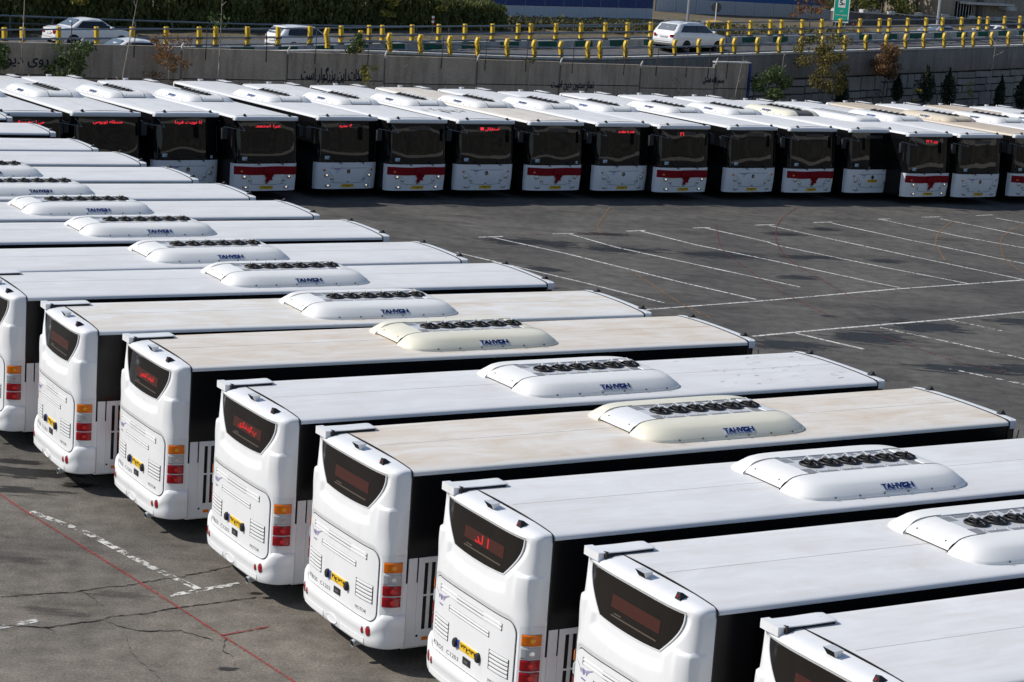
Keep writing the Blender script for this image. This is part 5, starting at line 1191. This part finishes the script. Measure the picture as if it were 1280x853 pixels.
bslab('pilaster', 4.0, 4.5, 3, 9, .001, .25, 'far_concrete')

# ------------------------------------------------------------------ cars
def make_car(label, loc, rz, style='sedan', paint_='car_white', name='parked_car', cat='car', group=None):
    """x forward, y left; origin on the road under the middle of the car"""
    SP = {'sedan': dict(L=4.5, w=.87, wb=2.65, st=[(-2.25, .55, .62, .40), (-2.20, .90, .92, .30), (-1.75, .98, 1.0, .26), (-1.45, .99, 1.02, .24), (-.80, .98, 1.40, .22), (-.2, .96, 1.46, .22), (.30, .95, 1.42, .22), (1.05, .94, .98, .22), (1.75, .88, .90, .24), (2.12, .74, .78, .28), (2.25, .52, .58, .38)], glass=(-1.35, -.85, .38, .98), side=[(-1.18, .98), (-.78, 1.33), (.30, 1.35), (.92, .98)]),
          'hatch': dict(L=3.9, w=.81, wb=2.35, st=[(-1.95, .55, .62, .42), (-1.92, .92, .96, .32), (-1.84, .96, 1.02, .28), (-1.50, .97, 1.40, .26), (-.6, .95, 1.46, .24), (.20, .94, 1.43, .24), (.90, .92, .96, .24), (1.55, .86, .88, .26), (1.88, .72, .74, .30), (1.95, .52, .56, .38)], glass=(-1.82, -1.53, .25, .85), side=[(-1.50, .97), (-1.36, 1.33), (.22, 1.35), (.80, .96)]),
          'suv': dict(L=4.75, w=.94, wb=2.78, st=[(-2.38, .62, .70, .46), (-2.34, 1.05, 1.10, .36), (-2.24, 1.10, 1.16, .32), (-1.85, 1.10, 1.60, .30), (-.9, 1.08, 1.69, .30), (.1, 1.06, 1.67, .30), (.55, 1.05, 1.55, .30), (1.25, 1.03, 1.08, .30), (1.9, .97, 1.0, .32), (2.25, .82, .86, .36), (2.38, .58, .64, .46)], glass=(-2.20, -1.88, .55, 1.2), side=[(-1.95, 1.12), (-1.55, 1.52), (.40, 1.52), (1.08, 1.09)])}[style]
    st = SP['st']; w = SP['w']; t = thing(name, label, cat, loc, rz, group)
    fine = []
    for k in range(61):
        x = st[0][0] + (st[-1][0] - st[0][0]) * k / 60; i = max(j for j in range(len(st)) if st[j][0] <= x + 1e-9); i = min(i, len(st) - 2); q = (x - st[i][0]) / (st[i + 1][0] - st[i][0]); q = q * q * (3 - 2 * q) if abs(st[i + 1][2] - st[i][2]) < .2 else q
        fine.append((x,) + tuple(st[i][j] + (st[i + 1][j] - st[i][j]) * q for j in (1, 2, 3)))
    def sec(x, belt, top, bot):
        e = min(1, (x - st[0][0]) / .45, (st[-1][0] - x) / .75); ww = w * (.80 + .20 * sin(pi / 2 * max(0, e))); hh = max(0, top - belt - .03); tw = ww * (1 - .20 * min(1, hh / .35))
        return [(ww * .9, bot), (ww * .985, bot + .12), (ww, (bot + belt) / 2), (ww * .985, belt - .06), (ww * .96, belt), (tw * .98, max(belt + .005, top - .07)), (tw * .88, max(belt + .012, top - .018)), (tw * .5, top + .004), (0, top + .012)]
    def ysurf(x, z):
        f = min(fine, key=lambda a: abs(a[0] - x)); s = sec(*f)
        for (ya, za), (yb, zb) in zip(s, s[1:]):
            if za <= z <= zb and zb > za: return ya + (yb - ya) * (z - za) / (zb - za)
        return s[-1][0]
    ztop = lambda x: min(fine, key=lambda a: abs(a[0] - x))[2]
    mb = MB(); rows = []
    for f in fine:
        s = sec(*f); rows.append([(f[0], -y, z) for y, z in s] + [(f[0], y, z) for y, z in s[-2::-1]])
    mb.grid(rows); mb.fan(rows[0]); mb.fan(rows[-1]); mb.box((st[0][0] + .3, -w * .8, .2), (st[-1][0] - .3, w * .8, .45), 1)
    for xw in (-SP['wb'] / 2, SP['wb'] / 2):
        for s in (-1, 1): mb.fan([(xw + .37 * cos(a), s * (w + .004), .33 + .37 * sin(a)) for a in [radians(d) for d in range(-20, 201, 10)]], 1)
    obj('body', mb.mesh('car_body', [paint_, 'dark_void'], True, 45), t)
    (a0, a1, a2, a3) = SP['glass']
    for nm, xa, xb in (('rear_window', a0, a1), ('windscreen', a2, a3)):
        mb = MB(); R = []
        for k in range(7):
            x = xa + (xb - xa) * k / 6; zz = ztop(x); hw = ysurf(x, min(zz - .02, zz)) * .80 + .02; R.append([(x + (-.015 if nm == 'rear_window' else .015), hw * q, zz + .018) for q in (-1, -.5, 0, .5, 1)])
        mb.grid(R); obj(nm, mb.mesh(nm, 'car_glass_light' if nm == 'rear_window' else 'car_glass'), t)
    sd = SP['side']
    for s in (-1, 1):
        mb = MB()
        xs = [sd[0][0] + (sd[3][0] - sd[0][0]) * k / 24 for k in range(25)]; lo = []; hi = []
        for x in xs:
            zl = sd[0][1] + (sd[3][1] - sd[0][1]) * (x - sd[0][0]) / (sd[3][0] - sd[0][0]) + .02
            zh = sd[0][1] + (sd[1][1] - sd[0][1]) * (x - sd[0][0]) / (sd[1][0] - sd[0][0]) if x < sd[1][0] else sd[1][1] if x < sd[2][0] else sd[2][1] + (sd[3][1] - sd[2][1]) * (x - sd[2][0]) / (sd[3][0] - sd[2][0])
            zh = max(zl + .004, zh); lo.append((x, s * (ysurf(x, zl) + .008), zl)); hi.append((x, s * (ysurf(x, zh) + .008), zh))
        mb.grid([lo, [tuple((p + q) / 2 + (0.004 * s if i == 1 else 0) for i, (p, q) in enumerate(zip(a, b))) for a, b in zip(lo, hi)], hi]); obj('side_window', mb.mesh('side_window', 'car_glass'), t)
        mb = MB()
        for x in ((sd[0][0] + sd[3][0]) / 2 - .08,):
            mb.grid([[(x + d, s * (ysurf(x, z) + .016), z) for d in (0, .05)] for z in (sd[0][1] + .02, sd[1][1] - .15, sd[1][1])])
        obj('door_pillar', mb.mesh('door_pillar', 'rubber', False), t)
        for x in (-.62, .32): mb = MB(); z = sd[0][1] - .12; mb.box((x, min(s * ysurf(x, z), s * (ysurf(x, z) + .03)), z), (x + .2, max(s * ysurf(x, z), s * (ysurf(x, z) + .03)), z + .035)); obj('door_handle', mb.mesh('door_handle', paint_, False), t)
        mb = MB(); mb.obox((sd[3][0] - .18, s * (w + .07), sd[0][1] + .06), (.07, 0, 0), (0, .09, 0), (0, 0, .06)); obj('mirror', mb.mesh('mirror', paint_, True, 40, .02), t)
        for xw in (-SP['wb'] / 2, SP['wb'] / 2):
            mb = MB(); mb.lathe([(.20, -.10), (.31, -.10), (.33, 0), (.31, .10), (.20, .10)], (xw, s * (w - .09), .33), (0, 1, 0), 24); wv = obj('wheel', mb.mesh('wheel', 'rubber'), t)
            mb = MB(); mb.lathe([(.21, .095 * s), (.19, .07 * s), (.05, .10 * s), (0, .10 * s)], (xw, s * (w - .09), .33), (0, 1, 0), 20); obj('rim', mb.mesh('rim', 'rim_grey'), wv)
        zl = st[1][1] - .10; xr = st[0][0]
        mb = MB(); R = []
        for k in range(5):
            y = w * (.52 + .095 * k); x = xr - .02 + (.0 if k < 3 else .10 * (k - 2)); R.append([(x, s * y, zl - .11), (x - .005, s * y, zl + .05)])
        mb.grid(R); obj('tail_lamp', mb.mesh('tail_lamp', 'lamp_red'), t)
        mb = MB(); mb.obox((st[-1][0] - .14, s * w * .66, st[-2][1] - .06), (.12, -s * .05, 0), (0, .15, 0), (0, 0, .065)); obj('headlamp', mb.mesh('headlamp', 'headlamp_glass', True, 40, .02), t)
    mb = MB(); mb.box((xr - .035, -.26, zl - .12), (xr - .015, .26, zl - .01)); obj('number_plate', mb.mesh('number_plate', 'plate_yellow' if paint_ == 'car_yellow' else 'sign_white', False), t)
    mb = MB(); mb.box((xr - .03, -w * .80, .36), (xr + .06, w * .80, .50)); obj('rear_bumper', mb.mesh('rear_bumper', 'grey_plastic' if style == 'suv' else paint_, True, 40, .03), t)
    if style == 'suv':
        for s in (-1, 1): mb = MB(); mb.tube([(-1.7, s * .60, 1.66), (-1.4, s * .62, 1.735), (.1, s * .62, 1.72), (.4, s * .60, 1.63)], .018, 6); obj('roof_rail', mb.mesh('roof_rail', 'pole_grey'), t)
    return t
make_car('white sedan on the far carriageway at the left, seen from behind its side', (-20.55, 97.5, 2.98), radians(40), 'sedan').scale = (.92, .94, .95)
make_car('white hatchback on the far carriageway behind the yellow posts', (-11.35, 104.6, 2.86), radians(40), 'hatch')
make_car('silver white sport utility car between the two rows of yellow posts', (8.35, 113.9, 3.90), radians(47), 'suv', 'car_white').scale = (.95, .95, .93)
make_car('white car of which only the roof shows over the yard wall', (-16.9, 90.0, 2.66), radians(36), 'sedan')
make_car('silver car half hidden by the median rail, nearer the pale lamp post', (26.3, 138.0, 3.93), radians(40), 'sedan', 'car_silver')
make_car('white car half hidden by the median rail at the far right', (30.6, 142.5, 4.02), radians(222), 'sedan', 'car_white')
make_car('yellow taxi parked beyond the scrub before the dirt bank', (12.8, 150.2, 2.62), radians(20), 'sedan', 'car_yellow')

# ------------------------------------------------------------------ the buses
H1, H2 = TH
HW2 = 1.2627
def near_pose(k):
    x, y, a = NEAR[k]; h = H1 + a; return (x + cos(h) * XO - sin(h) * HW2, y + sin(h) * XO + cos(h) * HW2, 0), h
def far_pose(k):
    x, y, a = FAR[k]; h = H2 + a * .6; return (x - cos(h) * (11.55 - XO) * 1.03, y - sin(h) * (11.55 - XO) * 1.03, 0), h
ORD = ['first', 'second', 'third', 'fourth', 'fifth', 'sixth', 'seventh', 'eighth', 'ninth', 'tenth']
NEARSPEC = {
 0: dict(label='white bus nearest the camera, cut off by the bottom right corner', plate='۱۸ع۴۲۷'),
 1: dict(label='white bus second from the bottom right corner with a blank red rear display', plate='۵۱ع۸۳۴'),
 2: dict(label='white bus with two short red words lit in its rear display', plate='۷۳ع۹۴۲', rear_led=("ا لد", .36, .05)),
 3: dict(label='bus with a tan stained roof and cream air unit, nearest of the tan roofs', roof='tan', unit='cream', hood='grey', plate='۴۱ع۷۶۵'),
 4: dict(label='white roofed bus parked between two tan roofed buses, red rear letters lit', plate='۹۵ع۲۱۶', rear_led=("پ گردشگری", .66, -.02), blank_panel=False),
 5: dict(label='bus with tan stained roof and cream air unit, farther of the two with cream units', roof='tan', unit='cream', hood='cream', plate='۲۶ع۳۸۱', rear_led=("امضا تعمیر", .62, -.03), blank_panel=False),
 6: dict(label='bus with a pale cream roof and white air unit, rear fully visible at left', roof='cream', unit='white', plate='۶۴ع۵۱۹'),
 7: dict(label='white bus whose rear is cut off by the left picture edge', roof='clean', plate='۳۷ع۶۶۲'),
}
for k in range(17):
    sp = dict(NEARSPEC.get(k, {}))
    if k == 16: sp['label'] = 'hindmost white bus of the near row, only its roof tip at the left edge'
    elif k > 7: sp['label'] = '%s white roof up the picture from the bus cut by the left edge' % ORD[k - 8]
    loc, rz = near_pose(k); make_bus(sp.pop('label'), loc, rz, 'buses of the near row, parked with rears toward the camera', plate=sp.pop('plate', '۴%dع۵۲۳' % (k % 10)).replace('0', '۰').replace('1', '۱').replace('2', '۲').replace('3', '۳').replace('4', '۴').replace('5', '۵').replace('6', '۶').replace('7', '۷').replace('8', '۸').replace('9', '۹'), **sp)
    if k == 4:
        mb = MB(); rq = random.Random(8); par = [o for o in bpy.data.objects if o.get('label') == NEARSPEC[4]['label']][0]
        for q in range(34):
            x = rq.uniform(8.1, 10.9) - XO; y = rq.uniform(-1.0, 1.0); l = rq.uniform(.03, .16); a_ = rq.uniform(-.5, .5); w_ = rq.uniform(.003, .008); z_ = roof_z(y) + .004
            mb.add([(x, y - w_, z_), (x + l, y - w_ + l * a_, z_), (x + l, y + w_ + l * a_, z_), (x, y + w_, z_)], [(0, 1, 2, 3)])
        obj('roof_scratches', mb.mesh('roof_scratches', 'soot', False), par, 'stuff')
FARSPEC = {
 0: dict(label='leftmost front of the far row, half hidden by the near roofs', front_led=("می ادمه میرانی", .78, .05)),
 1: dict(label='far row bus with two red words lit, its lower front hidden by near roofs', front_led=("مسئله نوروس", .80, .0)),
 2: dict(label='far row bus without a ribbon, left of the leftmost red ribbon', front_led=("تا نوبت فردا", .78, .0), round_sticker=True),
 3: dict(lit=True, label='far row bus wearing the leftmost red ribbon', front_led=("عرا امتعد", .74, .0), ribbon=True, roof='clean'),
 4: dict(lit=True, label='far row bus between the first and second red ribbons from the left', front_led=("۴۰ مدرد", .40, -.17)),
 5: dict(lit=True, label='far row bus wearing the second red ribbon from the left', ribbon=True),
 6: dict(label='far row bus with a lit red block in its display and a round windscreen sticker', front_led=("استقلال ■", .62, .08)),
 7: dict(label='far row bus with a tan roof and the third red ribbon from the left', ribbon=True, roof='tan', round_sticker=True),
 8: dict(label='far row bus between the third and fourth red ribbons from the left', front_led=("عدد به مقصد", .58, .05)),
 9: dict(lit=True, label='far row bus wearing the fourth red ribbon from the left', ribbon=True, front_led=("۱۲", .14, -.22)),
 10: dict(label='far row bus between the fourth and fifth red ribbons from the left'),
 11: dict(label='far row bus wearing the fifth red ribbon from the left', ribbon=True, roof='clean'),
 12: dict(label='far row bus with its yellow plate high on the front and a cream air unit', high_plate=True, unit='cream', hood='dark'),
 13: dict(lit=True, label='far row bus wearing the sixth red ribbon, with a low slotted air unit', ribbon=True, unit='flat', front_led=("عدد ۷ ۲۴", .50, .0), roof='clean'),
 14: dict(label='far row bus at the right between the sixth and last red ribbons'),
 15: dict(label='far row bus with dusty tan roof and air unit, cut by the right edge', ribbon=True, roof='tan_dark', unit='tan', hood='tan'),
 16: dict(label='far row bus just beyond the right edge, white rear roof in view', roof='clean'),
 17: dict(label='far row bus with a tan rear roof, its front beyond the right edge', roof='tan_dark'),
 18: dict(label='last bus of the far row, only its rear roof corner at the right edge', roof='clean'),
}
RIB = {3: 'wide red ribbon with a bow, leftmost on the far bus fronts', 5: 'second red ribbon with bow from the left on the bus fronts', 7: 'third red ribbon with bow from the left, on the tan roofed bus', 9: 'fourth red ribbon with bow from the left on the bus fronts', 11: 'fifth red ribbon with bow from the left on the bus fronts', 13: 'sixth red ribbon with bow, under the display reading 24', 15: 'rightmost red ribbon, cut off by the right picture edge'}
for k in range(19):
    sp = dict(FARSPEC[k]); loc, rz = far_pose(k); rb_ = sp.pop('ribbon', False)
    b = make_bus(sp.pop('label'), loc, rz, 'buses of the far row, parked with fronts toward the camera', plate='۳%sع۴%s۱' % ('۰۱۲۳۴۵۶۷۸۹'[k % 10], '۰۱۲۳۴۵۶۷۸۹'[(k * 7) % 10]), **sp)
    b.scale = (1.03, 1, 1)
    if k == 6:
        mb = MB(); rq = random.Random(4)
        for q in range(26):
            x = 4.2 - XO + 5.6 + rq.gauss(-1.0, .35); y = rq.gauss(-.1, .45); l = rq.uniform(.08, .3); mb.add([(x - l, y - .02, 2.972), (x + l, y - .03, 2.972), (x + l * .8, y + .03, 2.972), (x - l * .7, y + .02, 2.972)], [(0, 1, 2, 3)])
        obj('soot_marks', mb.mesh('soot_marks', 'soot', False), b, 'stuff')
    if rb_: ribbon_on(b, RIB[k]).scale = b.scale

# ------------------------------------------------------------------ hill and pale wall added beyond the frame for the windscreens to reflect
mb = MB(); rng = random.Random(9); rows = []
for i in range(40):
    a = Vector((62 + 8 * i * .12, -60 + i * 4.5, 0)); rows.append([(a.x + o, a.y, z + rng.uniform(-1, 1) * (z > 1) * .8) for o, z in ((0, 0), (4, 4), (12, 11), (25, 18), (45, 24), (70, 27))])
mb.grid(rows); obj('reflection_hill', mb.mesh('reflection_hill', 'reflection_hill_brown'), None, 'structure')
bw = thing('reflection_wall', 'long pale wall added out of view as a bright line for the windscreen reflections', 'wall', (57, -50, 0))
for k in range(30):
    mb = MB(); a = Vector((.75 * k, 4.5 * k, 0)); b = Vector((.75 * (k + 1), 4.5 * (k + 1), 0)); t = (b - a).normalized(); n = Vector((t.y, -t.x, 0)); h = 1.9 + .2 * ((k * 5) % 3)
    mb.obox((a + b) / 2 + Vector((0, 0, h / 2)), (b - a) * .495, n * .15, (0, 0, h / 2)); obj('wall_panel', mb.mesh('wall_panel', 'kerb_white', False), bw)
